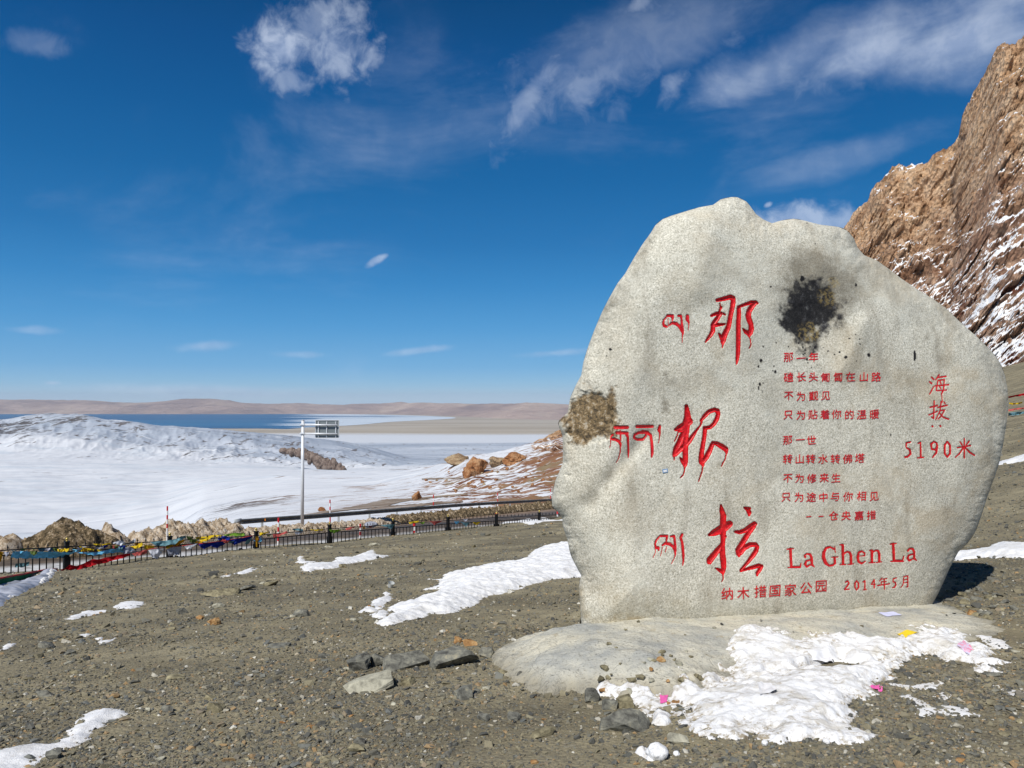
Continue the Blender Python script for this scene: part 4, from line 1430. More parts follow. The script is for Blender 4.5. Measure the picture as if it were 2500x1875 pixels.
# ------------------------------------------------------------------ the crag on the right
def worley(x, y, z, s):
    """random value of the nearest cell, and the gap to the next one"""
    x, y, z = x/s, y/s, z/s
    xi, yi, zi = np.floor(x).astype(np.int64), np.floor(y).astype(np.int64), np.floor(z).astype(np.int64)
    d1 = np.full(x.shape, 9.0); d2 = np.full(x.shape, 9.0); val = np.zeros(x.shape)
    for i in (-1, 0, 1):
        for j in (-1, 0, 1):
            for k in (-1, 0, 1):
                h = _perm[(_perm[(_perm[(xi+i) & 4095] + yi + j) & 4095] + zi + k) & 4095]
                px_ = xi+i + (h % 61)/61.0; py_ = yi+j + (h % 53)/53.0; pz_ = zi+k + (h % 47)/47.0
                dd = np.sqrt((x-px_)**2 + (y-py_)**2 + (z-pz_)**2)
                m = dd < d1
                d2 = np.where(m, d1, np.minimum(d2, dd)); val = np.where(m, (h % 97)/97.0, val); d1 = np.where(m, dd, d1)
    return val-0.5, d2-d1


def crag():
    prof = [(1300,1080),(1400,1040),(1500,985),(1650,900),(1800,800),(1900,720),(2000,620),(2063,551),(2084,521),(2108,500),(2117,494),(2122,478),(2150,440),(2177,410),(2196,399),(2205,406),(2209,413),(2226,407),(2258,402),(2268,396),(2280,380),(2307,372),(2318,362),(2329,353),
            (2342,326),(2348,288),(2361,261),(2377,228),(2391,206),(2405,174),(2421,136),(2437,109),(2453,102),(2462,112),(2467,117),(2475,114),(2491,101),(2500,92),(2560,40),(2640,20),(2760,-80),(2900,-60),(3100,-150),(3400,-120)]
    us = np.concatenate([np.linspace(1300, 2040, 90), np.linspace(2044, 2520, 420), np.linspace(2528, 3400, 90)])
    top = np.interp(us, [p[0] for p in prof], [p[1] for p in prof])
    bot = np.interp(us, [1300, 1500, 2000, 2500, 3400], [1120, 1090, 1010, 985, 900])
    nr = 470
    t = np.concatenate([np.linspace(0, 1, nr-30), 1+np.linspace(0.01, 0.45, 30)])[:, None]
    u = us[None, :]
    tt = np.minimum(t, 1)
    Db = np.interp(us, [1300, 2000, 2500, 3400], [330, 150, 92, 60])[None, :]
    Dt = np.interp(us, [1300, 2000, 2500, 3400], [520, 330, 255, 220])[None, :]
    D = Db + (Dt-Db)*tt**1.15
    V = bot[None, :] + (top[None, :]-bot[None, :])*tt**1.02
    X = side(u, V)*D
    Y = D + 0*u
    Z = 1.6 + slope(V)*D
    back = np.maximum(t-1, 0)
    Y = Y + back*160
    X = X + back*60
    Z = Z - back*260
    edge = 1 - 0.72*sstep(t, 0.90, 1.0)
    amp = edge*sstep(t, -0.01, 0.05)
    # beds dip down to the left; spurs and ledges
    a = X*0.80 + Z*0.60
    b = -X*0.60 + Z*0.80
    big = fbm(a, b*1.5, Y*0.7, 40, 3, 0.5)
    spur = fbm(a*0.7, b*1.1, Y*0.8, 21, 4, 0.5, True)
    crk = fbm(a*0.8, b*1.7, Y, 4.6, 4, 0.6, True)
    led = np.abs(((b + 5*fbm(X, Z, Y, 20, 2))/7.5) % 1 - 0.5)*2
    disp = 8.0*big + 6.0*(spur-0.8) + 1.3*(crk-0.6) + 2.2*(led-0.5)
    wx, wy, wz = X + 3*fbm(X, Z, Y, 9, 3), Z + 3*fbm(X+50, Z, Y, 9, 3), Y + 3*fbm(X, Z+50, Y, 9, 3)
    rx, rz = wx*0.8+wy*0.6, (-wx*0.6+wy*0.8)*1.5
    b1, g1 = worley(rx, rz, wz, 15.0)
    b2, g2 = worley(rx, rz, wz, 5.5)
    b3, g3 = worley(rx, rz, wz, 2.2)
    disp = disp + 5.0*b1 + 2.8*b2 + 1.0*b3 - 0.7*np.exp(-g1/0.07) - 0.4*np.exp(-g2/0.09)
    nrmv = np.array([-0.10, -0.80, 0.45])
    out = np.stack([X, Y, Z], -1) + (amp*disp)[..., None]*nrmv
    # ragged skyline
    rg = 1.3*fbm(X, Y, Z, 5.0, 3, 0.6)*sstep(t, 0.90, 1.0)
    out[..., 2] += rg
    tanf = sstep(t, 0.45, 0.85) * 1.0 + 0.25*big
    lowf = sstep(t, 0.75, 0.25)
    return mesh_np('crag', out, grid_faces(*X.shape), True, dict(tan=np.clip(tanf, 0, 1), low=np.clip(lowf+0*X, 0, 1)))


def crag_mat():
    m, T = material('crag_rock')
    P = T.pos
    A = {k: T.n('ShaderNodeAttribute', attribute_name=k).outputs['Fac'] for k in ('tan', 'low')}
    n1 = T.noise(P, 1/7.0, 9, 0.68, 0.5)
    n2 = T.noise(P, 1/1.3, 6, 0.68, 0.2)
    c1 = T.ramp(n1, [(0.34, (0.22, 0.12, 0.06)), (0.46, (0.47, 0.29, 0.165)), (0.56, (0.66, 0.45, 0.28)), (0.70, (0.76, 0.57, 0.39))])
    c2 = T.ramp(n1, [(0.34, (0.18, 0.095, 0.06)), (0.48, (0.38, 0.225, 0.15)), (0.62, (0.54, 0.37, 0.26))])
    c = T.mix(T.math('ADD', T.math('MULTIPLY', A['tan'], 0.9), T.math('MULTIPLY', T.math('SUBTRACT', T.noise(P, 1/26.0, 5, 0.6), 0.5), 1.6), clamp=True), c2, c1)
    c = T.mix(T.smooth(n2, 0.28, 0.42, 0.4, 0), c, (0.06, 0.035, 0.022))
    scree = T.smooth(T.noise(P, 1/11.0, 6, 0.6, 0.3, sc=(1, 1, 2.6), rot=(0, 0.62, 0)), 0.57, 0.63)
    c = T.mix(T.math('MULTIPLY', scree, A['low']), c, (0.17, 0.065, 0.04))
    # snow lodged on ledges, in streaks that follow the slope
    g = T.n('ShaderNodeNewGeometry')
    sp = T.n('ShaderNodeSeparateXYZ'); T.link(g.outputs['Normal'], sp.inputs[0])
    up = T.smooth(sp.outputs[2], 0.35, 0.80, -0.10, 0.075)
    st = T.noise(P, 1/15.0, 8, 0.60, 0.35, sc=(1, 1, 1.9), rot=(0, 0.45, 0))
    st2 = T.noise(P, 1/4.0, 5, 0.6, 0.2, sc=(1, 1, 1.8), rot=(0, 0.4, 0))
    f = T.math('ADD', T.math('ADD', T.math('MULTIPLY', st, 0.72), T.math('MULTIPLY', st2, 0.28)), up)
    f = T.math('ADD', f, T.math('MULTIPLY', A['low'], 0.055))
    f = T.math('SUBTRACT', f, T.math('MULTIPLY', A['tan'], 0.075))
    sn = T.smooth(f, 0.545, 0.560)
    c = T.mix(sn, c, (0.84, 0.85, 0.87))
    T.link(c, T.bsdf.inputs['Base Color'])
    T.bsdf.inputs['Roughness'].default_value = 0.95
    T.bsdf.inputs['Specular IOR Level'].default_value = 0.08
    h = T.math('ADD', T.math('MULTIPLY', T.noise(P, 1/3.2, 9, 0.72, 0.4), 1.0), T.math('MULTIPLY', T.voro(P, 1/1.6), 0.8))
    h = T.math('MULTIPLY', h, T.math('SUBTRACT', 1.0, T.math('MULTIPLY', sn, 0.8)))
    bump(T, h, 1.8, 0.9)
    return m


MAT_CRAG = crag_mat()
add('crag', crag(), MAT_CRAG, kind='structure')


def rock_mat(name, stops, s):
    m, T = material(name)
    T.link(T.ramp(T.noise(T.pos, s, 8, 0.68, 0.4), stops), T.bsdf.inputs['Base Color'])
    bump(T, T.noise(T.pos, s*2.2, 8, 0.7), 0.45/s, 0.9)
    return m


MAT_ORANGE = rock_mat('orange_rock', [(0.34, (0.10, 0.045, 0.022)), (0.47, (0.33, 0.14, 0.055)), (0.6, (0.50, 0.29, 0.15))], 1/3.0)
MAT_TANROCK = rock_mat('tan_rock', [(0.34, (0.16, 0.10, 0.06)), (0.5, (0.36, 0.25, 0.15)), (0.64, (0.5, 0.40, 0.26))], 1/3.0)
MAT_SPINE = rock_mat('brown_rock', [(0.34, (0.07, 0.05, 0.04)), (0.5, (0.19, 0.14, 0.115)), (0.64, (0.30, 0.24, 0.20))], 1/11.0)


def knob(name, label, u, v0, v1, wpx, D, mat, seed=0, depth=0.9, sub=5, lean=0.0, cat='rock'):
    """a craggy free-standing rock whose foot is at row v1 and top at row v0"""
    d_ = Vector((float(side(u, v1)), 1.0, float(slope(v1)))).normalized()
    hit, co_, *_q = valley.ray_cast(Vector(CAM), d_)
    if hit and D < 700 and co_.y < 900:
        D = co_.y
    c = at(u, v1, D)
    w = wpx/FPX*D/2
    h = (v1-v0)/FPX*D*1.05
    bm_ = bmesh.new()
    bmesh.ops.create_icosphere(bm_, subdivisions=sub, radius=1.0)
    co = np.array([tuple(x.co) for x in bm_.verts])
    rg = np.random.default_rng(int(seed*10)+3)
    pn = rg.normal(size=(16, 3)); pn /= np.linalg.norm(pn, axis=1)[:, None]
    ph = rg.uniform(0.62, 1.0, 16)
    dt = co @ pn.T
    r = np.min(np.where(dt > 0.05, ph/np.maximum(dt, 0.05), 9.0), axis=1)
    r = np.minimum(r, 1.35) + 0.16*fbm(co[:, 0]+seed, co[:, 1], co[:, 2], 0.7, 4, 0.6) + 0.07*fbm(co[:, 0]*2, co[:, 1]*2+seed, co[:, 2]*0.7, 0.4, 4, 0.6, True)
    q = co*r[:, None]
    q[:, 2] = q[:, 2]*0.52 + 0.26
    q[:, 0] += lean*q[:, 2]
    for x, p in zip(bm_.verts, q):
        x.co = (p[0]*w, p[1]*w*depth, p[2]*h)
    me = bpy.data.meshes.new(name); bm_.to_mesh(me); bm_.free()
    me.polygons.foreach_set('use_smooth', np.ones(len(me.polygons), bool))
    return add(name, me, mat, loc=tuple(c), label=label, cat=cat)


knob('rock_outcrop', 'orange rock tower with a dark right side, rising above the snowy slope', 1160, 1104, 1156, 44, 345, MAT_ORANGE, 2.0, lean=0.45)
knob('rock_outcrop', 'reddish shoulder of rock below and left of the orange tower', 1144, 1134, 1166, 30, 335, MAT_ORANGE, 5.0, lean=0.4)
knob('rock_outcrop', 'low round tan rock just right of the orange tower', 1216, 1112, 1136, 44, 400, MAT_TANROCK, 7.0)
knob('rock_outcrop', 'banded orange and tan rock hump right of the round one', 1260, 1104, 1128, 58, 420, MAT_ORANGE, 9.0)
knob('rock_outcrop', 'pale grass-topped rock ridge left of the orange tower', 1118, 1106, 1130, 60, 430, MAT_TANROCK, 12.0)
knob('boulder_rock', 'rust brown boulder on the snowy terrace beyond the guardrail', 1016, 1198, 1220, 22, 140, MAT_ORANGE, 15.0)
knob('boulder_rock', 'small reddish boulder on the snow right of the sign pole', 786, 1236, 1248, 14, 118, MAT_ORANGE, 18.0, sub=4)
for i, (u, v0, v1, w) in enumerate([(1160, 1183, 1191, 11), (1196, 1185, 1193, 9), (1238, 1140, 1148, 9), (1326, 1166, 1174, 9), (1145, 1176, 1181, 8), (1178, 1172, 1179, 9), (1212, 1166, 1173, 10), (1300, 1178, 1185, 8), (1112, 1193, 1199, 8)]):
    o = knob('fallen_rock', 'brown rock scattered on the snowy slope under the orange tower', u, v0, v1, w, 215, MAT_ORANGE, 20.+i, sub=3)
    o['group'] = 'rocks scattered on the snowy slope'
_r = random.Random(8)
for i in range(46):
    u = _r.uniform(1040, 1362); v = _r.uniform(1125, 1205)
    if v < 1240-0.30*(u-960) and v < 1150 and u < 1250:
        continue
    d_ = Vector((float(side(u, v)), 1.0, float(slope(v)))).normalized()
    hit, co_, *_q = valley.ray_cast(Vector(CAM), d_)
    if not hit or co_.y > 600:
        continue
    w = _r.uniform(4, 9)
    o = knob('fallen_rock', 'brown rock scattered on the snowy slope under the orange tower', u, v-w*0.55, v+1, w, co_.y, _r.choice([MAT_ORANGE, MAT_TANROCK, MAT_ORANGE]), 60.+i, sub=2)
    o['group'] = 'rocks scattered on the snowy slope'
# the rock spine on the white ridge behind the sign pole
_P = [(690, 1092, 1100), (712, 1089, 1104), (740, 1090, 1112), (770, 1100, 1126), (800, 1111, 1140), (822, 1124, 1147), (842, 1140, 1151)]
for i, u in enumerate(np.arange(690, 843, 8.5)):
    v0 = float(np.interp(u, [p[0] for p in _P], [p[1] for p in _P])) + _r.uniform(-2.5, 2.5); v1 = float(np.interp(u, [p[0] for p in _P], [p[2] for p in _P]))
    w = _r.uniform(15, 21); D = 2060 - (u-690)*1.1
    o = knob('rock_spine', 'jagged brown crag, one of the row running down the white ridge behind the sign pole', u, v0, v1+4, w, D, MAT_SPINE, 40.+i*1.7, sub=4, lean=0.25, cat='crag')
    o['group'] = 'crags along the rock spine'

# ------------------------------------------------------------------ road bench below the fence
def rail_Y(u):
    return 1/(0.0225-0.0000156*(np.asarray(u, float)-575))


def rail_xy(u):
    y = rail_Y(u)
    return (np.asarray(u, float)-1250)/FPX*y, y


def road_surface(x, y):
    return road_z(x, y) + 0.02*fbm(x, y, 6.0, 1.4, 3)


def build_road():
    # strip between the foot of the fence bank and the guardrail, carried on to the left
    us = np.linspace(-500, 1560, 420)
    rx, ry = rail_xy(us)
    k = np.linspace(0, 1, 90)[:, None]
    # near edge: a line just over the fence
    nn = np.linspace(-3.2, 9.5, 420)
    fx, fy = fence_xy(nn)
    nx, ny = fx+FN[0]*1.2, fy+FN[1]*1.2
    ex, ey = rx, ry
    dirv = np.stack([ex-nx, ey-ny], -1); L = np.linalg.norm(dirv, axis=1)
    ex = ex + dirv[:, 0]/L*1.6; ey = ey + dirv[:, 1]/L*1.6
    X = nx[None, :]*(1-k) + ex[None, :]*k
    Y = ny[None, :]*(1-k) + ey[None, :]*k
    Z = road_surface(X, Y)
    Z = Z - 3.5*sstep(k, 0.965, 1.0)
    return mesh_np('road', np.stack([X, Y, Z], -1), grid_faces(*X.shape), True, dict(across=k+0*X))


def road_mat():
    m, T = material('wet_road')
    P = T.pos
    a = T.n('ShaderNodeAttribute', attribute_name='across').outputs['Fac']
    w = T.math('ADD', a, T.math('MULTIPLY', T.math('SUBTRACT', T.noise(P, 0.35, 6, 0.6), 0.5), 0.10))
    asph = T.ramp(T.noise(P, 1.2, 6, 0.6), [(0.4, (0.075, 0.06, 0.048)), (0.6, (0.15, 0.115, 0.085))])
    mud = T.ramp(T.noise(P, 0.8, 6, 0.6, 0.4), [(0.4, (0.19, 0.12, 0.07)), (0.6, (0.30, 0.215, 0.14))])
    c = T.mix(T.smooth(w, 0.60, 0.72), asph, mud)
    snow = T.ramp(T.noise(P, 2.0, 7, 0.66), [(0.40, (0.34, 0.33, 0.31)), (0.52, (0.60, 0.60, 0.60))])
    c = T.mix(T.smooth(w, 0.47, 0.36), c, snow)
    T.link(c, T.bsdf.inputs['Base Color'])
    T.link(T.smooth(w, 0.45, 0.62, 0.85, 0.55), T.bsdf.inputs['Roughness'])
    bump(T, T.noise(P, 9, 5, 0.6), 0.03, 0.7)
    return m


add('road', build_road(), road_mat(), kind='structure')


def bank_mat(name, stops, s=2.6):
    m, T = material(name)
    P = T.pos
    n = T.math('ADD', T.math('MULTIPLY', T.noise(P, s, 8, 0.72, 0.5, sc=(1.6, 1, 0.6)), 0.6), T.math('MULTIPLY', T.noise(P, s*4.5, 6, 0.72), 0.4))
    T.link(T.ramp(n, stops), T.bsdf.inputs['Base Color'])
    T.bsdf.inputs['Roughness'].default_value = 0.95
    bump(T, T.noise(P, s*3, 8, 0.75), 0.12, 1.0)
    return m


MAT_BANK_BROWN = bank_mat('earthy_snowbank', [(0.41, (0.025, 0.02, 0.012)), (0.49, (0.12, 0.088, 0.048)), (0.55, (0.32, 0.235, 0.14)), (0.64, (0.70, 0.61, 0.49))])
MAT_BANK_CREAM = bank_mat('dirty_snowbank', [(0.39, (0.09, 0.06, 0.035)), (0.46, (0.34, 0.25, 0.16)), (0.54, (0.62, 0.52, 0.40)), (0.66, (0.82, 0.79, 0.74))])


def bank(name, label, pts, mat, lump=0.3, lump_s=0.35, seed=0.0, res=0.07, cat='snowbank', offs=0.0):
    """ridge of ploughed snow: list of (u, row of the top, depth, half width)"""
    P = []
    for u, vt, y, w in pts:
        x = float(side(u, vt))*y
        z = 1.6+float(slope(vt))*y
        P.append((x, y, z - float(road_z(x, y)), w))
    P = np.array(P)
    seg = np.linalg.norm(np.diff(P[:, :2], axis=0), axis=1)
    s = np.concatenate([[0], np.cumsum(seg)])
    ss = np.arange(0, s[-1], res)
    cx, cy, ch, cw = (np.interp(ss, s, P[:, i]) for i in range(4))
    ker = np.hanning(int(1.0/res)|1); ker /= ker.sum()
    pad = len(ker)//2
    ch = np.convolve(np.pad(ch, pad, mode='edge'), ker, 'valid'); cw = np.convolve(np.pad(cw, pad, mode='edge'), ker, 'valid')
    tx, ty = np.gradient(cx), np.gradient(cy); tl = np.hypot(tx, ty)+1e-9
    nx, ny = -ty/tl, tx/tl
    c = np.linspace(-1, 1, 30)
    q = c[:, None]*cw[None, :]
    X = cx[None, :]+nx[None, :]*q; Y = cy[None, :]+ny[None, :]*q
    prof = (1-c**2)[:, None]**0.8
    endf = np.clip(np.minimum(ss, ss[-1]-ss)/0.6, 0, 1)[None, :]**0.5
    h = ch[None, :]*prof*endf
    n = fbm(X, Y, seed, lump_s, 5, 0.68)
    n2 = fbm(X, Y, seed+4, lump_s*2.6, 3, 0.6)
    h = h*(1+0.30*n2) + lump*n*np.clip(h/0.3, 0, 1)
    Z = road_z(X, Y) + np.maximum(h, -0.05)
    Z[0] -= 0.25; Z[-1] -= 0.25
    V = np.stack([X, Y, Z], -1)
    o = V.reshape(-1, 3).mean(0); o[2] = V[..., 2].min()
    return add(name, mesh_np(name, V-o, grid_faces(*X.shape), True), mat, loc=tuple(o), label=label, cat=cat)


bank('earth_heap', 'long brown heap of earth and old snow behind the fence', [(15,1326,30.2,.8),(60,1316,30.5,1.2),(85,1302,30.8,1.4),(110,1291,31,1.6),(140,1281,31.2,1.8),(165,1273,31.3,1.9),(190,1277,31.5,1.8),(215,1283,31.7,1.7),(240,1296,31.9,1.4),(275,1306,32.1,1.2),(310,1316,32.4,.8)], MAT_BANK_BROWN, 0.16, 0.42, 1.0, cat='earth heap')
bank('snowbank', 'pink and white dirty snow at the far left end of the brown heap', [(-150,1300,29.5,1.4),(-60,1308,29.8,1.4),(0,1315,30,1.5),(30,1306,30.1,1.4),(55,1296,30.2,1.2),(75,1316,30.3,.9)], MAT_BANK_CREAM, 0.10, 0.4, 2.0)
bank('snowbank', 'pointed cream snow lump right of the brown heap', [(232,1306,33,.8),(250,1277,33.2,1.1),(268,1280,33.4,1.2),(285,1295,33.6,1.3),(310,1308,33.8,1.2),(330,1315,34,.7)], MAT_BANK_CREAM, 0.14, 0.35, 3.0)
bank('snowbank', 'lumpy beige snowbank between the striped pole and the guardrail end', [(325,1305,34.5,.9),(360,1295,35.5,1.2),(410,1288,36.5,1.4),(425,1279,37,1.4),(470,1281,38,1.5),(520,1277,39.2,1.5),(550,1271,40,1.5),(575,1276,40.5,1.3),(600,1288,41,1.1)], MAT_BANK_CREAM, 0.20, 0.36, 4.0)
bank('snowbank', 'low strip of dirty snow under the near part of the guardrail', [(590,1289,41,.9),(660,1287,42.5,.9),(720,1283,44,1.0),(800,1279,47,1.0),(860,1274,49.5,1.1),(905,1268,51.5,1.2),(950,1264,54,1.2)], MAT_BANK_CREAM, 0.15, 0.33, 5.0)
bank('snowbank', 'low strip of brown speckled snow under the far part of the guardrail', [(940,1262,54.5,1.2),(1000,1258,58,1.1),(1060,1252,61.5,1.1),(1130,1246,66,1.1),(1200,1240,71.5,1.1),(1270,1234,78.5,1.2),(1345,1228,87,1.3),(1420,1222,98,1.3)], MAT_BANK_BROWN, 0.20, 0.40, 6.0)

# ------------------------------------------------------------------ guardrail
MAT_GALV = plain('galvanised_steel', (0.42, 0.45, 0.47), 0.45, 0.5, 0.35, 0.15, 3.0)
MAT_GALV_DARK = plain('weathered_steel', (0.16, 0.175, 0.18), 0.5, 0.4, 0.5, 0.2, 3.0)
MAT_POLE = plain('pole_paint', (0.66, 0.68, 0.71), 0.4, 0.5, 0.1, 0.06, 2.0)
MAT_ORREF = plain('orange_reflector', (0.75, 0.25, 0.03), 0.4)
g = thing('guardrail', 'long steel guardrail along the outer edge of the road', 'guardrail', loc=(0, 0, 0))
gu = [592, 640, 700, 770, 850, 940, 1030, 1120, 1200, 1270, 1330, 1385, 1435]
gv = [1267, 1263.5, 1259.5, 1255, 1249, 1242.5, 1236, 1229.5, 1225, 1221.5, 1218.5, 1216, 1214]
_line = []
for u in np.arange(588, 1436, 3.0):
    y = float(rail_Y(u)); v = float(np.interp(u, gu, gv))
    _line.append((float(side(u, v))*y, y, 1.6+float(slope(v))*y))
_line = np.array(_line)
w_prof = [(0.0, 0.155), (-0.035, 0.135), (-0.08, 0.115), (-0.08, 0.065), (-0.035, 0.04), (0.0, 0.015), (0.0, -0.015), (-0.035, -0.04), (-0.08, -0.065), (-0.08, -0.115), (-0.035, -0.135), (0.0, -0.155)]
tng = np.gradient(_line[:, :2], axis=0); tng /= np.linalg.norm(tng, axis=1)[:, None]
nrm = np.stack([-tng[:, 1], tng[:, 0]], -1)*-1   # towards the road
nrm = np.where((nrm @ np.array([0, -1.0]))[:, None] < 0, -nrm, nrm)
V = np.zeros((len(w_prof), len(_line), 3))
for i, (o_, z_) in enumerate(w_prof):
    V[i, :, 0] = _line[:, 0] - nrm[:, 0]*o_*1.0
    V[i, :, 1] = _line[:, 1] - nrm[:, 1]*o_*1.0
    V[i, :, 2] = _line[:, 2] - 0.16 + z_
Vb = V.copy(); Vb[:, :, 0] -= nrm[None, :, 0]*0.012; Vb[:, :, 1] -= nrm[None, :, 1]*0.012
me = mesh_np('beam', np.concatenate([V.reshape(-1, 3), Vb.reshape(-1, 3)]), np.concatenate([grid_faces(*V.shape[:2]), grid_faces(*V.shape[:2])[:, ::-1]+V.shape[0]*V.shape[1]]), True)
add('beam', me, MAT_GALV_DARK, g)
# rounded end piece
b_ = MB()
p0 = _line[0]
b_.box((p0[0]-0.15, p0[1]-0.05, p0[2]-0.16), (0.62, 0.16, 0.34), Matrix.Rotation(math.atan2(tng[0][1], tng[0][0]), 3, 'Z'), 0.05)
add('end_piece', b_.mesh('end_piece', True), MAT_GALV, g)
cum = np.concatenate([[0], np.cumsum(np.linalg.norm(np.diff(_line, axis=0), axis=1))])
b_ = MB(); b_.box((0, 0, -0.55), (0.12, 0.12, 1.1)); post_me = b_.mesh('post')
post_me.materials.append(MAT_GALV)
b_ = MB(); b_.box((0, 0, 0), (0.05, 0.05, 0.14)); refl_me = b_.mesh('reflector'); refl_me.materials.append(MAT_ORREF)
for i, q in enumerate(np.arange(2.0, cum[-1], 4.0)):
    p = [np.interp(q, cum, _line[:, k]) for k in range(3)]
    n_ = [np.interp(q, cum, nrm[:, k]) for k in range(2)]
    add('post', post_me, None, g, loc=(p[0]-n_[0]*0.14, p[1]-n_[1]*0.14, p[2]-0.02))
    if i == 0:
        add('reflector', refl_me, None, g, loc=(p[0]+n_[0]*0.11, p[1]+n_[1]*0.11, p[2]-0.14))

# ------------------------------------------------------------------ road sign seen from behind
YS = 47.5
base = at(738, 1262, YS); topp = at(738, 1026, YS)
sg = thing('road_sign', 'tall grey pole with a road sign panel seen from behind', 'road sign', loc=tuple(base - np.array([0, 0, 1.0])))
Hs = topp[2]-base[2]+1.0
ppx = YS/FPX
b_ = MB(); b_.tube((0, 0, 0), (0, 0, Hs), 0.105, 0.098, 20); add('pole', b_.mesh('pole', True), MAT_POLE, sg)
b_ = MB(); b_.tube((0, 0, Hs), (0, 0, Hs+0.02), 0.115, 0.10, 20); add('pole_cap', b_.mesh('pole_cap', True), MAT_POLE, sg)
for v_ in (1037, 1058.5):
    z = 1.6+float(slope(v_))*YS - base[2] + 1.0
    b_ = MB(); b_.tube((-0.16, -0.02, z), (84*ppx, 0, z-0.02), 0.06, 0.055, 12)
    a_ = add('arm', b_.mesh('arm', True), MAT_POLE, sg)
    b_ = MB(); b_.box((0, -0.02, z), (0.30, 0.30, 0.05)); b_.box((0.0, -0.02, z), (0.26, 0.26, 0.14), None, 0.02)
    add('clamp', b_.mesh('clamp'), MAT_POLE, a_)
zt = 1.6+float(slope(1026))*YS - base[2] + 1.0; zb = 1.6+float(slope(1069.5))*YS - base[2] + 1.0
b_ = MB(); b_.box((58.5*ppx, 0.16, (zt+zb)/2), (58*ppx, 0.02, zt-zb), None, 0.004)
panel = add('panel', b_.mesh('panel'), plain('panel_back', (0.20, 0.225, 0.235), 0.5, 0.4, 0.3, 0.08, 2.0), sg)
b_ = MB()
for sx in (-1, 1):
    b_.box(((58.5+sx*28.6)*ppx, 0.13, (zt+zb)/2), (0.03, 0.06, zt-zb))
for z in (zt, zb):
    b_.box((58.5*ppx, 0.13, z), (56*ppx, 0.06, 0.03))
add('rim', b_.mesh('rim'), MAT_POLE, panel)
for q in (37, 57.5, 79.5):
    b_ = MB(); b_.box((q*ppx, 0.11, (zt+zb)/2-0.02), (0.05, 0.07, (zt-zb)*0.90)); add('batten', b_.mesh('batten'), MAT_POLE, panel)

# ------------------------------------------------------------------ red and white snow poles
MAT_RW_R = plain('red_band', (0.55, 0.02, 0.03), 0.5)
MAT_RW_W = plain('white_band', (0.80, 0.80, 0.80), 0.5)
poles = [
 (408, 1236, 1300, 34.0, 6, 'tallest red and white striped pole, beside the dirty snowbank', 0.035),
 (679, 1264, 1332, 27.8, 6, 'striped pole standing just behind the fence below the guardrail end', 0.035),
 (806, 1220, 1262, 56.0, 5, 'striped pole behind the guardrail, right of the sign pole', 0.05),
 (1058, 1208, 1242, 72.0, 4, 'striped pole behind the middle of the guardrail', 0.05),
 (1215, 1203, 1232, 84.0, 4, 'striped pole in front of the red earth bank behind the guardrail', 0.05),
 (1344, 1193, 1226, 97.0, 4, 'striped pole at the far end of the guardrail by the stone', 0.05),
 (1011, 1277, 1304, 33.0, 3, 'short striped pole behind the fence, half hidden by its rails', 0.06),
 (880, 1279, 1316, 33.0, 4, 'striped pole behind the fence beside a grey heap', 0.04),
 (1212, 1252, 1266, 42.0, 2, 'short striped post close to the low end of the fence', 0.07),
 (1361, 1248, 1262, 55.0, 2, 'short white post with a red foot beside the left edge of the stone', 0.06)]
for (u, vt, vb, Y, nb, lab, r) in poles:
    p = at(u, vb, Y); tz = 1.6+float(slope(vt))*Y
    h = tz-p[2]
    o = thing('striped_pole', lab, 'striped pole', loc=tuple(p), group='red and white poles by the road')
    lean_ = random.uniform(-.015, .03)
    for i in range(nb):
        b_ = MB()
        z0 = h*i/nb - (0.5 if i == 0 else 0); z1 = h*(i+1)/nb
        b_.tube((lean_*-z0, 0, z0), (lean_*-z1, 0, z1), r, r, 12, caps=(i == nb-1 or i == 0))
        add('band', b_.mesh('band', False), MAT_RW_R if (nb-1-i) % 2 == 0 else MAT_RW_W, o)

# ------------------------------------------------------------------ iron fence
MAT_IRON = plain('black_iron', (0.012, 0.012, 0.014), 0.5, 0.3, 0.3, 0.3, 20.0)
MAT_GOLD = plain('gold_paint', (0.55, 0.42, 0.12), 0.35, 0.5, 0.6)


def fence_top(n):
    u = (-1082+FENCE_A*n)/(1+FENCE_K*n)+1250
    x, y = fence_xy(n)
    v = np.interp(u, [-140, 168, 418, 627, 803, 953, 1090, 1212, 1320, 1420], [1338, 1322, 1309, 1297, 1281, 1272, 1262.5, 1255.5, 1251, 1247])
    return x, y, 1.6+float(slope(v))*y


fence = thing('iron_fence', 'black iron fence with spiked top along the edge of the gravel slope', 'fence', loc=(0, 0, 0))
b_ = MB(); b_.box((0, 0, -0.62), (0.11, 0.11, 1.24)); b_.box((0, 0, -0.82), (0.17, 0.17, 0.75), None, 0.01)
b_.box((0, 0, -0.01), (0.14, 0.14, 0.03))
fp_me = b_.mesh('fence_post'); fp_me.materials.append(MAT_IRON)
b_ = MB(); b_.tube((0, 0, 0), (0, 0, 0.04), 0.03, 0.025, 10); b_.ball((0, 0, 0.075), 0.045, 1.0, 12)
fin_me = b_.mesh('finial', True); fin_me.materials.append(MAT_GOLD)
b_ = MB(); b_.tube((0, 0, -0.80), (0, 0, 0), 0.017, 0.017, 6)
pk_me = b_.mesh('picket'); pk_me.materials.append(MAT_IRON)
b_ = MB(); b_.tube((0, 0, 0), (0, 0, 0.04), 0.010, 0.010, 6); b_.tube((0, 0, 0.04), (0, 0, 0.065), 0.028, 0.020, 6); b_.tube((0, 0, 0.065), (0, 0, 0.14), 0.020, 0.002, 6)
sp_me = b_.mesh('spike'); sp_me.materials.append(MAT_IRON)
R1, R2, R3 = -0.155, -0.30, -1.02
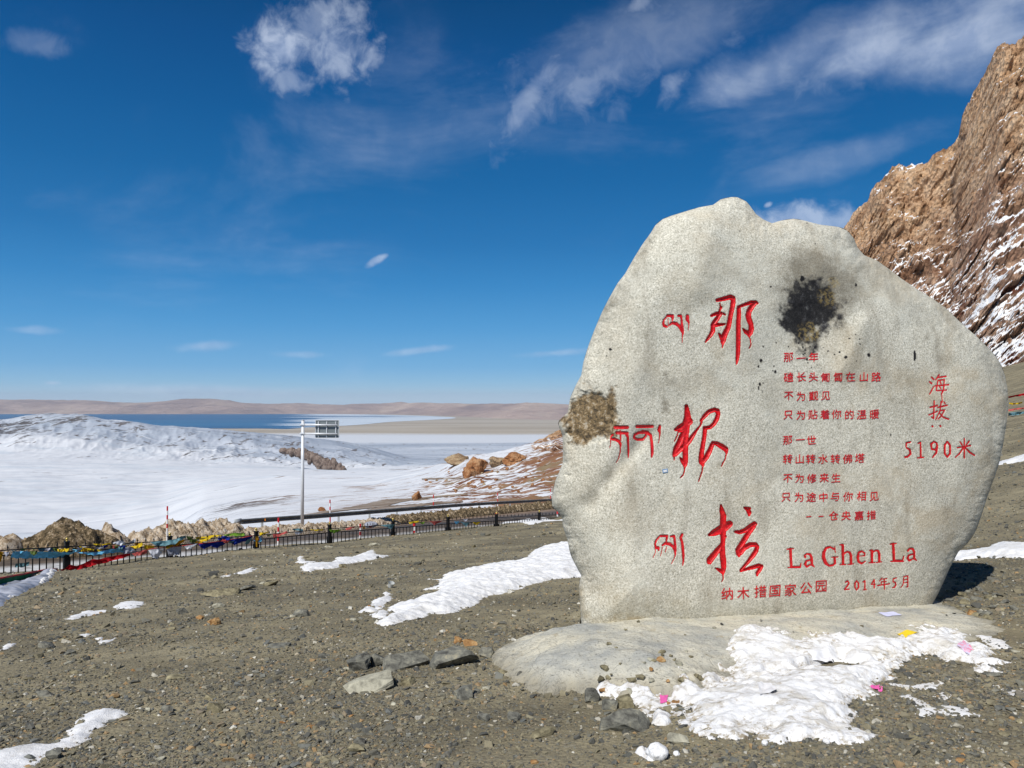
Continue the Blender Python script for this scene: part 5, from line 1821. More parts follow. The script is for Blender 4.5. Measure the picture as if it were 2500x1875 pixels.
for n in range(-2, 9):
    x, y, z = fence_top(n)
    p = add('fence_post', fp_me, None, fence, loc=(x, y, z), )
    p.rotation_euler.z = math.atan2(FD[1], FD[0])
    add('finial', fin_me, None, p, loc=(0, 0, 0))
    if n == 8:
        break
    x2, y2, z2 = fence_top(n+1)
    for rz, hh in ((R1, 0.03), (R2, 0.035), (R3, 0.035)):
        b_ = MB()
        a = Vector((x, y, z+rz)); c_ = Vector((x2, y2, z2+rz))
        dd = (c_-a)
        rot = dd.to_track_quat('X', 'Z').to_matrix()
        b_.box((a+c_)/2, (dd.length, 0.03, hh), rot)
        add('rail', b_.mesh('rail'), MAT_IRON, fence)
    # scrollwork between the two upper rails
    b_ = MB()
    m_ = 44
    for i in range(m_):
        t0, t1 = (i+0.15)/m_, (i+0.85)/m_
        if not 0.12 < (t0*3) % 1.0 < 0.92:
            continue
        a0 = Vector((x, y, z)).lerp(Vector((x2, y2, z2)), t0); a1 = Vector((x, y, z)).lerp(Vector((x2, y2, z2)), t1)
        lo_, hi_ = R2+0.045, R1-0.05
        b_.tube(a0+Vector((0, 0, lo_)), a1+Vector((0, 0, hi_)), 0.005, 0.005, 4)
        b_.tube(a0+Vector((0, 0, hi_)), a1+Vector((0, 0, lo_)), 0.005, 0.005, 4)
    add('scrollwork', b_.mesh('scrollwork'), MAT_IRON, fence, kind='stuff')
    npk = 17
    for i in range(1, npk):
        t = i/npk
        q = Vector((x, y, z)).lerp(Vector((x2, y2, z2)), t)
        add('picket', pk_me, None, fence, loc=(q.x, q.y, q.z+R2-0.02))
    for i in range(1, 12):
        t = i/12
        q = Vector((x, y, z)).lerp(Vector((x2, y2, z2)), t)
        add('spike', sp_me, None, fence, loc=(q.x, q.y, q.z+R1+0.012))


# ------------------------------------------------------------------ prayer flags
def cloth_mat(name, rgb):
    m, T = material(name)
    nz = T.noise(T.pos, 9, 6, 0.6)
    f = T.smooth(nz, 0.3, 0.7, 0.75, 1.2)
    nd = T.n('ShaderNodeVectorMath', operation='SCALE')
    nd.inputs[0].default_value = rgb
    T.link(f, nd.inputs[3])
    tr = T.n('ShaderNodeBsdfTranslucent'); T.link(nd.outputs[0], tr.inputs[0])
    T.link(nd.outputs[0], T.bsdf.inputs['Base Color'])
    T.bsdf.inputs['Roughness'].default_value = 0.9
    T.bsdf.inputs['Specular IOR Level'].default_value = 0.1
    mx = T.n('ShaderNodeMixShader'); mx.inputs[0].default_value = 0.25
    T.link(T.bsdf.outputs[0], mx.inputs[1]); T.link(tr.outputs[0], mx.inputs[2])
    T.link(mx.outputs[0], T.out.inputs[0])
    return m


CL = {'sky': cloth_mat('sky_blue_cloth', (0.20, 0.60, 0.88)), 'teal': cloth_mat('teal_cloth', (0.15, 0.30, 0.35)), 'blue': cloth_mat('dark_blue_cloth', (0.015, 0.035, 0.30)),
      'yellow': cloth_mat('yellow_cloth', (0.80, 0.58, 0.03)), 'gold': cloth_mat('golden_cloth', (0.62, 0.33, 0.02)), 'white': cloth_mat('white_cloth', (0.72, 0.74, 0.80)), 'grey': cloth_mat('grey_cloth', (0.42, 0.44, 0.52)),
      'red': cloth_mat('red_cloth', (0.45, 0.012, 0.02)), 'pink': cloth_mat('faded_red_cloth', (0.52, 0.11, 0.10)), 'green': cloth_mat('green_cloth', (0.02, 0.17, 0.09)), 'lime': cloth_mat('lime_cloth', (0.22, 0.42, 0.05)),
      'olive': cloth_mat('olive_cloth', (0.12, 0.17, 0.05))}


def cloth(name, top, bot, mat, Y, seed=0.0, amp=0.09, parent=None, thick=0.004, **kw):
    """hanging cloth: rows of pixels for its upper and lower edge at depth Y (number or pair)"""
    top = np.array(top, float); bot = np.array(bot, float)
    n, m_ = 36, 10
    tu = np.linspace(0, 1, n)

    def along(P):
        s = np.concatenate([[0], np.cumsum(np.hypot(*np.diff(P, axis=0).T))]); s /= s[-1]
        return np.interp(tu, s, P[:, 0]), np.interp(tu, s, P[:, 1])
    a, b = along(top), along(bot)
    k = np.linspace(0, 1, m_)[:, None]
    U = a[0][None, :]*(1-k)+b[0][None, :]*k
    Vv = a[1][None, :]*(1-k)+b[1][None, :]*k
    Y0, Y1 = (Y, Y) if np.isscalar(Y) else Y
    D = (Y0+(Y1-Y0)*tu)[None, :] + 0*U
    w = amp*fbm(U/22.0, Vv/22.0, seed, 1.0, 3, 0.55)*(0.3+k)
    D = D + w - 0.10*k*0
    P = np.stack([side(U, Vv)*D, D, 1.6+slope(Vv)*D], -1)
    P[..., 2] += 0.03*fbm(U/9.0, Vv/30.0, seed+3, 1.0, 2)*k
    o = P.reshape(-1, 3).mean(0)
    if parent is not None:
        o = o*0
    F = grid_faces(m_, n)
    Pb = P + np.array([0, thick, 0])
    ob = add(name, mesh_np(name, np.concatenate([P.reshape(-1, 3), Pb.reshape(-1, 3)])-o, np.concatenate([F, F[:, ::-1]+n*m_]), True), CL[mat], parent, loc=tuple(o), **kw)
    return ob


def fY(u):
    """depth of the fence at a picture column"""
    return FENCE_D*(1+FENCE_K*((u-1250+1082)/(FENCE_A-FENCE_K*(u-1250))))


def flag(top, bot, mat, label, seed=0, amp=0.09, front=0.12, name='prayer_flag', cat='prayer flag', group='prayer flags on the fence'):
    u0, u1 = top[0][0], top[-1][0]
    return cloth(name, top, bot, mat, (fY(u0)-front, fY(u1)-front), seed, amp, label=label, cat=cat, group=group)


def rope(name, pts, r, mat, parent=None, **kw):
    b_ = MB()
    P = [Vector(tuple(float(c) for c in p)) for p in pts]
    for a, c_ in zip(P[:-1], P[1:]):
        b_.tube(a, c_, r, r, 6)
    return add(name, b_.mesh(name, True), mat, parent, **kw)


MAT_ROPE_RED = plain('red_cord', (0.40, 0.05, 0.05), 0.8)
flag([(32,1346),(60,1347),(120,1347),(185,1348)], [(26,1362),(60,1363),(120,1364),(156,1361)], 'sky', 'large sky blue cloth hung flat over the fence at left', 1, 0.04)
flag([(186,1348),(230,1349),(270,1341),(302,1336),(330,1345)], [(190,1350),(230,1356),(270,1350),(300,1349),(322,1352)], 'sky', 'narrow sky blue cloth running right from the fence post', 2, 0.06)
flag([(300,1336),(318,1336),(340,1348)], [(303,1352),(318,1350),(322,1360)], 'grey', 'pale grey cloth over the end of the narrow blue one', 3)
flag([(92,1337),(118,1337),(142,1338)], [(94,1346),(118,1346),(138,1346)], 'teal', 'dull blue-grey rag behind the large sky blue cloth', 4, front=-0.05)
flag([(194,1333),(210,1338),(230,1341)], [(198,1347),(212,1345),(228,1343)], 'yellow', 'knotted yellow rag just right of the gold-topped fence post', 5, front=0.05)
flag([(228,1327),(250,1329),(268,1325)], [(229,1330),(250,1332),(270,1328)], 'yellow', 'thin yellow streamer left of the white scarf', 6)
flag([(274,1325),(294,1319),(312,1327),(330,1314)], [(278,1327),(294,1331),(312,1332),(332,1321)], 'white', 'billowing white scarf on top of the fence', 7, 0.2, front=0.0)
flag([(318,1334),(334,1332),(346,1324)], [(328,1339),(338,1338),(350,1330)], 'yellow', 'twisted yellow cloth right of the white scarf', 8)
flag([(352,1330),(366,1331),(378,1334)], [(352,1341),(362,1343),(374,1338)], 'yellow', 'square yellow flag over the fence rail', 9)
flag([(366,1323),(400,1321),(430,1316),(442,1309),(455,1308)], [(382,1334),(400,1332),(424,1330),(436,1322),(452,1314)], 'teal', 'grey-green cloth draped along the fence top', 10, 0.16)
flag([(430,1322),(440,1318),(452,1320)], [(420,1333),(430,1333),(440,1328)], 'gold', 'golden orange cloth under the grey-green one', 11)
flag([(455,1308),(464,1311),(470,1312)], [(457,1316),(462,1318),(468,1316)], 'olive', 'dark green scrap on a fence spike', 12)
flag([(476,1311),(500,1310),(522,1306),(540,1306)], [(480,1316),(500,1314),(524,1311),(542,1310)], 'yellow', 'long thin yellow flag behind the blue ones', 13, front=-0.1)
flag([(486,1318),(500,1316),(512,1309)], [(492,1322),(504,1321),(518,1312)], 'yellow', 'bright yellow twisted flag over the lattice', 14)
flag([(545,1306),(570,1301),(596,1302)], [(552,1309),(570,1308),(598,1309)], 'lime', 'moss green cloth left of a fence post', 15)
flag([(540,1310),(550,1308),(560,1312)], [(541,1318),(550,1318),(562,1318)], 'blue', 'small dark blue lump on the fence top', 16)
flag([(484,1328),(520,1324),(560,1318)], [(490,1338),(500,1340),(515,1334),(530,1338),(548,1329)], 'blue', 'dark blue flags hanging from the red cord at left', 17, 0.12)
flag([(560,1318),(590,1312),(618,1308)], [(566,1325),(572,1332),(590,1323),(606,1321)], 'blue', 'dark blue flag on the red cord beside a post', 18, 0.12)
flag([(604,1317),(612,1315),(616,1312)], [(597,1327),(606,1328),(613,1320)], 'teal', 'small turquoise flag beside a post', 19)
flag([(633,1300),(645,1300),(656,1298)], [(634,1307),(645,1305),(655,1301)], 'yellow', 'yellow flag right of the post with the orange tassel', 20)
flag([(666,1304),(684,1303),(700,1296)], [(668,1313),(684,1308),(702,1302)], 'pink', 'faded red flag crossing the striped pole', 21)
flag([(624,1310),(628,1309),(631,1311)], [(625,1334),(627,1335),(629,1333)], 'gold', 'orange tassel hanging down a fence post', 22, front=0.2)
flag([(719,1298),(732,1299),(746,1294)], [(722,1305),(729,1306),(740,1300)], 'grey', 'pale grey flag, leftmost of the small ones on the right', 23)
flag([(714,1291),(730,1290),(740,1292)], [(714,1295),(730,1296),(740,1297)], 'teal', 'dark grey rag above the pale grey flag', 24, front=-0.1)
flag([(757,1292),(774,1293),(790,1292)], [(760,1295),(774,1296),(788,1295)], 'yellow', 'flat yellow flag left of a thick post', 25)
flag([(803,1293),(820,1293),(836,1292)], [(806,1297),(814,1302),(828,1297)], 'lime', 'lime green triangle flag right of a thick post', 26)
flag([(843,1291),(855,1287),(868,1284)], [(846,1294),(856,1292),(866,1288)], 'pink', 'faded pink flag slung low left of the grey heap', 27)
flag([(928,1282),(950,1280),(966,1280)], [(938,1285),(956,1291),(962,1284)], 'teal', 'grey-blue flag wrapped round a fence post', 28)
flag([(998,1275),(1010,1273),(1022,1271)], [(1000,1280),(1010,1277),(1024,1275)], 'yellow', 'crumpled yellow flag above the short striped pole', 29)
flag([(1025,1274),(1031,1275),(1037,1273)], [(1026,1278),(1031,1280),(1036,1277)], 'lime', 'tiny green flag right of the crumpled yellow one', 30)
flag([(1048,1272),(1064,1273),(1080,1272)], [(1052,1276),(1061,1282),(1072,1276)], 'pink', 'dull red triangle flag near the low end of the fence', 31)
flag([(1124,1274),(1136,1276),(1148,1275)], [(1130,1279),(1138,1286),(1144,1279)], 'teal', 'grey-blue triangle flag near the low end of the fence', 32)
flag([(1154,1275),(1164,1276),(1174,1274)], [(1157,1279),(1164,1282),(1170,1277)], 'yellow', 'small yellow flag near the low end of the fence', 33)
flag([(-40,1345),(-10,1346),(8,1348)], [(-40,1370),(-10,1378),(2,1372)], 'gold', 'golden yellow cloth at the left edge of the picture', 34)
flag([(38,1376),(60,1374),(72,1371)], [(36,1384),(56,1385),(70,1381)], 'teal', 'grey-green flags seen through the fence at left', 35, front=-0.9)

# many more small tangled scraps along the top rails
_r = random.Random(31)
_cols = [('yellow', 'yellow'), ('gold', 'golden'), ('teal', 'grey-green'), ('grey', 'pale grey'), ('olive', 'dark green'), ('blue', 'dark blue'), ('pink', 'faded red'), ('sky', 'light blue')]
for i in range(58):
    u = _r.uniform(-30, 640) if i < 50 else _r.uniform(640, 1180)
    vb = np.interp(u, [-140, 168, 418, 627, 803, 953, 1090, 1212], [1338, 1322, 1309, 1297, 1281, 1272, 1262.5, 1255.5])
    k_ = 1.0 if u < 640 else 0.6
    w = _r.uniform(8, 22)*k_
    v0 = vb + _r.uniform(9, 20)*k_
    hh = _r.uniform(4.5, 11)*k_
    mt, cn = _r.choice(_cols)
    sl_ = -0.05*w
    flag([(u, v0), (u+w*0.5, v0+_r.uniform(0, 2.5)), (u+w, v0+sl_)], [(u+_r.uniform(0, 3), v0+hh*0.8), (u+w*0.5, v0+hh+_r.uniform(0, 2)), (u+w-_r.uniform(0, 4), v0+hh*0.6)], mt,
         'small tangled %s cloth scrap caught on the upper fence rails' % cn, 70+i, 0.14, front=_r.choice([-0.12, 0.08, 0.14]), group='small tangled %s scraps on the fence' % cn)

# the long string that hangs in front of the fence
rs = thing('prayer_flag_string', 'red-hemmed string of white flags tied along the front of the fence', 'flag string', loc=(0, 0, 0))
L = [(330,1356),(350,1346),(362,1341),(400,1337),(440,1333),(485,1328),(540,1321),(590,1313),(620,1307)]
rope('cord', [at(u, v, fY(u)-0.16) for u, v in L], 0.012, MAT_ROPE_RED, rs)
cloth('flag', [(322,1352),(340,1346),(360,1341)], [(330,1358),(344,1355),(358,1351)], 'pink', (fY(322)-.18, fY(360)-.18), 41, parent=rs, label='faded red flag')
cloth('flag', [(362,1343),(380,1340),(400,1339)], [(372,1361),(384,1364),(396,1350)], 'white', (fY(362)-.18, fY(400)-.18), 42, parent=rs, label='white flag')
cloth('flag', [(407,1338),(425,1336),(444,1334)], [(412,1357),(426,1357),(438,1354)], 'grey', (fY(407)-.18, fY(444)-.18), 43, parent=rs, label='pale grey flag')
cloth('flag', [(449,1333),(465,1331),(484,1326)], [(454,1339),(466,1341),(474,1336)], 'white', (fY(449)-.18, fY(484)-.18), 44, parent=rs, label='small white flag')
# the lower string: deep red, then green, lying against the slope
def strip(name, label, P, mat, seed, hem=None):
    o = thing(name, label, 'flag string', loc=(0, 0, 0))
    top = [(u, v0) for u, v0, v1 in P]; bot = [(u, v1) for u, v0, v1 in P]
    Y0 = float(gp(P[0][0], P[0][2]-4)[1])-0.12; Y1 = float(gp(P[-1][0], P[-1][2]-2)[1])-0.12
    Y0 = min(Y0, fY(P[0][0])-.3); Y1 = min(Y1, fY(P[-1][0])-.3)
    cloth('flag', top, bot, mat, (Y0, Y1), seed, 0.16, parent=o)
    if hem:
        us = [t[0] for t in top]
        rope('hem', [at(u, v-1, Y0+(Y1-Y0)*(u-us[0])/(us[-1]-us[0])-0.03) for u, v in top], 0.022, hem, o)
strip('flag_string', 'deep red ragged flag string low in front of the fence', [(138,1393,1397),(160,1388,1395),(170,1378,1393),(186,1382,1391),(206,1375,1387),(214,1370,1385),(226,1365,1381),(240,1366,1378),(258,1361,1375),(280,1357,1368),(300,1353,1362),(318,1351,1356)], 'red', 51)
strip('flag_string', 'dark green flag strip with a red hem lying at the lower left', [(-60,1420,1460),(0,1413,1444),(30,1407,1436),(60,1402,1428),(90,1396,1419),(115,1391,1407),(140,1390,1394)], 'green', 52, MAT_ROPE_RED)
# strings of flags on the ground behind the stone at right
for lab, mt, P in (('red flag string lying on the ground right of the stone', 'red', [(2462,968,972),(2480,964,968),(2510,958,964)]),
                   ('yellow flag lying on the ground right of the stone', 'yellow', [(2464,983,987),(2480,984,988),(2496,981,984)]),
                   ('faded pink flag lying on the ground right of the stone', 'pink', [(2462,1000,1004),(2485,996,1000),(2512,994,998)]),
                   ('blue flag bundle lying on the ground right of the stone', 'teal', [(2462,1008,1015),(2485,1005,1013),(2512,1004,1011)])):
    gx_, gy_ = gp(2480, P[1][2])
    cloth('prayer_flag', [(a, b) for a, b, c_ in P], [(a, c_) for a, b, c_ in P], mt, float(min(gy_, 40))-0.2, 60, 0.3, label=lab, cat='prayer flag')

# ------------------------------------------------------------------ grey sheet at the left edge of the slope
def sheet():
    P = [(-160,1442),(-60,1440),(0,1432),(30,1426),(60,1418),(95,1408),(125,1397),(140,1396),(128,1404),(100,1424),(75,1436),(50,1452),(30,1462),(10,1476),(-10,1484),(-100,1520),(-170,1540)]
    return patch('ground_sheet', P, 0.10, 0.035, plain('grey_sheet', (0.33, 0.35, 0.41), 0.5, var=0.35, scale=1.6), lump=0.09, lump_s=0.7, rag=0.06, rag_s=0.4, wide=0.25, seed=9.0, flake=0.8, sink=0.02,
                 label='crumpled grey and white plastic sheet at the foot of the fence', cat='sheet')


sheet()
z3 = lambda L_: [(x/2.655, 1350+y/2.655) for x, y in L_]
z4 = lambda L_: [(833+x/2.655, 1350+y/2.655) for x, y in L_]
z5 = lambda L_: [(680+x/6.144, 1180+y/6.144) for x, y in L_]
for i, P in enumerate(([(2,1472),(40,1455),(60,1440),(52,1446),(30,1462)], [(95,1420),(110,1408),(130,1396),(138,1398),(118,1414),(100,1426)])):
    patch('snow_patch', P, 0.07, 0.03, MAT_SNOW, lump=0.05, lump_s=0.3, wide=0.12, seed=20.+i, cat='snow',
          label=['lumps of snow along the edge of the grey sheet, lower part', 'lumps of snow at the upper end of the grey sheet'][i])
# ------------------------------------------------------------------ snow on the gravel
SN = [
 ('long snow tongue at the bottom left corner of the gravel slope', z3([(-260,1330),(0,1275),(200,1245),(380,1210),(440,1150),(560,1060),(640,1010),(740,1005),(795,1025),(770,1070),(700,1110),(630,1150),(590,1210),(480,1255),(390,1285),(300,1330),(250,1394),(220,1500),(-260,1560)]), 0.085, 0.016, 0.035, 0.25),
 ('thin snow streak on the left slope, nearer half of a broken pair', z3([(415,430),(480,400),(560,378),(640,372),(705,368),(715,374),(650,385),(600,397),(500,428),(430,434)]), 0.05, 0.016, 0.02, 0.12),
 ('thin snow streak on the left slope, farther half of a broken pair', z3([(735,350),(800,322),(915,316),(912,345),(860,358),(800,362)]), 0.05, 0.016, 0.02, 0.12),
 ('tiny snow patch left of the curved one on the left slope', z3([(512,535),(550,526),(590,524),(602,537),(550,546)]), 0.04, 0.014, 0.015, 0.1),
 ('small curved snow patch on the left slope', z3([(632,556),(655,546),(690,560),(750,543),(758,554),(690,578),(642,577)]), 0.04, 0.014, 0.015, 0.1),
 ('small snow patch touching the left edge of the picture', z3([(0,632),(30,612),(60,600),(94,605),(50,622),(10,640)]), 0.04, 0.014, 0.015, 0.1),
 ('small pointed snow patch high on the slope below the fence', z3([(1536,142),(1600,112),(1642,98),(1644,125),(1590,145),(1550,148)]), 0.05, 0.02, 0.02, 0.12),
 ('tiny snow fleck left of the pointed patch below the fence', z3([(1446,158),(1480,148),(1512,152),(1490,160)]), 0.04, 0.02, 0.015, 0.1),
 ('curled snow patch left of the two-part one below the sign pole', z5([(288,1160),(300,1130),(330,1108),(362,1118),(400,1162),(470,1172),(560,1166),(430,1205),(330,1208),(292,1190)]), 0.10, 0.022, 0.03, 0.16),
 ('two-part snow patch on the slope below the sign pole', z5([(345,1285),(430,1225),(560,1225),(700,1210),(850,1215),(825,1165),(930,1108),(1040,1130),(1200,1075),(1390,1038),(1450,1065),(1620,1065),(1640,1080),(1550,1112),(1400,1150),(1200,1178),(1050,1205),(930,1262),(700,1300),(560,1315),(470,1345),(400,1335)]), 0.13, 0.022, 0.04, 0.25),
 ('small ragged snow patch at the left tip of the broad snow band', z4([(102,387),(180,340),(215,310),(262,285),(285,258),(312,268),(334,292),(300,330),(250,380),(190,394)]), 0.09, 0.014, 0.04, 0.14),
 ('snow lump under the left tip of the broad snow band', z4([(196,420),(225,395),(255,380),(294,395),(275,430),(235,442)]), 0.08, 0.014, 0.03, 0.12),
 ('broad crusted snow band running behind the boulder', z4([(218,478),(300,425),(372,402),(330,388),(305,378),(330,350),(480,308),(560,290),(640,240),(585,240),(528,246),(600,222),(640,188),(562,180),(650,176),(700,128),(760,145),(900,108),(1130,70),(1200,28),(1300,-20),(1480,-60),(1620,-90),(1660,100),(1560,150),(1400,170),(1270,200),(1120,245),(940,290),(890,325),(780,370),(680,400),(600,402),(540,430),(440,450),(340,482)]), 0.20, 0.018, 0.075, 0.35),
 ('thin snow streak near the crest beside the left edge of the stone', [(1222,1279),(1260,1273),(1300,1267),(1335,1265),(1368,1268),(1400,1270),(1380,1274),(1330,1275),(1280,1278)], 0.12, 0.04, 0.03, 0.25),
 ('snow patch on the gravel behind the stone, partly in its shadow', [(2230,1352),(2290,1344),(2340,1342),(2400,1338),(2432,1325),(2470,1322),(2530,1330),(2560,1345),(2520,1362),(2440,1362),(2350,1360),(2260,1362)], 0.14, 0.02, 0.05, 0.25),
 ('snow strip on the slope right of the stone, the farther one', [(2400,1142),(2440,1128),(2500,1106),(2560,1100),(2560,1122),(2500,1128),(2440,1138)], 0.15, 0.05, 0.05, 0.4),
 ('thin snow streak at the far right of the trampled snow', [(2372,1550),(2402,1546),(2430,1556),(2466,1576),(2458,1582),(2425,1575),(2390,1562)], 0.03, 0.012, 0.02, 0.10),
 ('thin icy streak on the ground, lowest one at the right', [(2196,1700),(2222,1698),(2245,1716),(2280,1728),(2325,1722),(2388,1745),(2350,1750),(2290,1745),(2250,1752),(2232,1735),(2228,1716)], 0.022, 0.012, 0.015, 0.12),
 ('thin icy streak right of the pink paper scrap', [(2180,1668),(2240,1670),(2290,1668),(2315,1695),(2300,1710),(2280,1690),(2225,1680)], 0.02, 0.012, 0.012, 0.10),
 ('small icy streak touching the right edge of the picture', [(2425,1676),(2470,1682),(2520,1694),(2520,1704),(2470,1696)], 0.02, 0.012, 0.012, 0.10),
]
for i, (lab, P, h, res, lump, wide) in enumerate(SN):
    big = 'broad crusted' in lab
    patch('snow_patch', P, h*(0.5 if not big else 0.6), res, MAT_SNOW, lump=lump*(0.40 if not big else 0.55), expo=1.1, lump_s=0.34 if not big else 0.42, rag=0.06 if res < 0.02 else 0.11, rag_s=0.16 if res < 0.02 else 0.25, wide=wide*1.5, seed=30.+i*1.3,
          flake=0.9 if big else 0.4, label=lab, cat='snow', edge_w=0.09)
FRONT = [(1474,1692),(1530,1695),(1600,1708),(1640,1722),(1660,1700),(1666,1668),(1700,1690),(1710,1676),(1745,1666),(1770,1672),(1782,1632),(1768,1604),(1800,1582),(1870,1577),(1885,1572),(1940,1590),(1980,1580),(2010,1572),(2100,1568),
 (2210,1566),(2260,1548),(2330,1540),(2362,1562),(2405,1590),(2434,1630),(2400,1636),(2360,1615),(2310,1612),(2230,1602),(2190,1620),(2172,1650),(2130,1700),(2080,1708),(2064,1730),(2075,1760),(2112,1780),(2127,1802),(2060,1814),
 (1990,1814),(1900,1816),(1858,1806),(1850,1790),(1800,1812),(1760,1800),(1700,1780),(1666,1752),(1610,1745),(1560,1722),(1510,1710)]


def over_plinth(X, Y):
    G = ground_z(X, Y)
    gx, gy = gp([p[0] for p in PLINTH], [p[1] for p in PLINTH])
    D, _, _ = poly_sd(X, Y, smoothpoly(np.stack([gx, gy], -1), 4))
    k = np.clip(D/0.85, 0, 1)
    return G + plinth_h(X, Y)*(1-(1-k)**2)**0.8


patch('trampled_snow', FRONT, lambda X, Y: np.interp(X, [0.6, 1.2, 1.8], [0.03, 0.06, 0.09]), 0.010, MAT_SNOW_DIRTY, lump=0.022, lump_s=0.30, rag=0.13, rag_s=0.24, wide=0.32, expo=1.0, edge_w=0.15, seed=77.0, crater=0.12, flake=1.0, holes=True, surface=over_plinth, sink=0.05,
      label='large trampled pile of melting snow in front of the plinth', cat='snow')
patch('trampled_snow', z4([(2010,1060),(2060,1045),(2110,1060),(2130,1090),(2080,1112),(2025,1105)]), 0.06, 0.010, MAT_SNOW, lump=0.03, lump_s=0.1, wide=0.09, seed=81., label='small clod of snow below the left tail of the trampled pile', cat='snow')
patch('trampled_snow', z4([(1880,1292),(1920,1275),(1960,1262),(2000,1262),(2020,1300),(2010,1342),(1940,1322)]), 0.045, 0.010, MAT_SNOW, lump=0.035, lump_s=0.08, wide=0.08, seed=83., label='crumbled snow beside the snowball at the bottom', cat='snow')


def snowball(label, u, v, r, seed):
    p = gpt(u, v, r*0.55)
    bm_ = bmesh.new(); bmesh.ops.create_icosphere(bm_, subdivisions=4, radius=1)
    C = np.array([tuple(x.co) for x in bm_.verts])
    C = C*(1+0.24*fbm(C[:, 0]+seed, C[:, 1], C[:, 2], 1.0, 4)+0.08*fbm(C[:, 0]+seed, C[:, 1], C[:, 2], 0.3, 3))[:, None]*r
    for x, c in zip(bm_.verts, C):
        x.co = Vector((c[0], c[1], c[2]*0.85))
    me = bpy.data.meshes.new('snowball'); bm_.to_mesh(me); bm_.free()
    me.polygons.foreach_set('use_smooth', np.ones(len(me.polygons), bool))
    add('snowball', me, MAT_SNOW, loc=tuple(p), label=label, cat='snowball')


snowball('round snowball on the gravel at the bottom of the picture', 1606, 1852, 0.055, 1)
snowball('tiny bit of snow right of the round snowball', 1652, 1846, 0.018, 5)
snowball('small snow lump under the middle of the trampled pile', 1867, 1822, 0.017, 9)
snowball('white snow lump at the right foot of the trampled pile', 2018, 1818, 0.02, 11)
snowball('squarish snow lump near the pink scrap at right', 2047, 1720, 0.028, 13)

# ------------------------------------------------------------------ stones
def hull_stone(seed, dims=(1, 0.6, 0.35), n=13, bev=0.0, sub=False):
    r_ = random.Random(seed)
    bm_ = bmesh.new()
    for _ in range(n):
        a = Vector((r_.gauss(0, 1), r_.gauss(0, 1), r_.gauss(0, 1))).normalized()
        k = r_.uniform(0.8, 1.0)
        a = Vector([math.copysign(abs(c)**0.75, c) for c in a])
        bm_.verts.new((a.x*k*dims[0], a.y*k*dims[1], a.z*k*dims[2]))
    res = bmesh.ops.convex_hull(bm_, input=bm_.verts[:])
    bmesh.ops.delete(bm_, geom=[v for v in bm_.verts if not v.link_faces], context='VERTS')
    if bev:
        bmesh.ops.bevel(bm_, geom=bm_.edges[:], offset=bev, segments=1, affect='EDGES')
    if sub:
        bmesh.ops.triangulate(bm_, faces=bm_.faces[:])
        bmesh.ops.subdivide_edges(bm_, edges=bm_.edges[:], cuts=3, use_grid_fill=True)
        sc_ = max(dims)
        C = np.array([tuple(v.co) for v in bm_.verts])/sc_
        K = 1 + 0.07*fbm(C[:, 0]*2+seed, C[:, 1]*2, C[:, 2]*5, 0.6, 4, 0.6)
        for v, k in zip(bm_.verts, K):
            v.co = v.co*float(k)
    me = bpy.data.meshes.new('stone')
    bm_.to_mesh(me); bm_.free()
    return me


def rock(label, u0, v0, u1, v1, mat, seed, flat=0.4, tilt=(0.1, 0.1), rotz=0.0, name='stone', cat='stone', group=None, asp=0.7, sink=0.25, surf=None):
    """a stone whose picture fills columns u0..u1 and rows v0..v1"""
    uc = (u0+u1)/2
    x, y = gp(uc, v1 - (v1-v0)*0.25)
    x, y = float(x), float(y)
    w = (u1-u0)/FPX*y/2*1.22
    h = (v1-v0)/FPX*y/2
    hh = max(h*1.1, w*flat*0.6)
    me = hull_stone(seed, (w, w*asp, hh), 16, 0, True)
    z = float(ground_z(x, y)) if surf is None else float(surf(np.array(x), np.array(y)))
    o = add(name, me, mat, loc=(x, y, z+hh*(1-2*sink)), label=label, cat=cat, group=group)
    o.rotation_euler = (tilt[0], tilt[1], rotz)
    return o


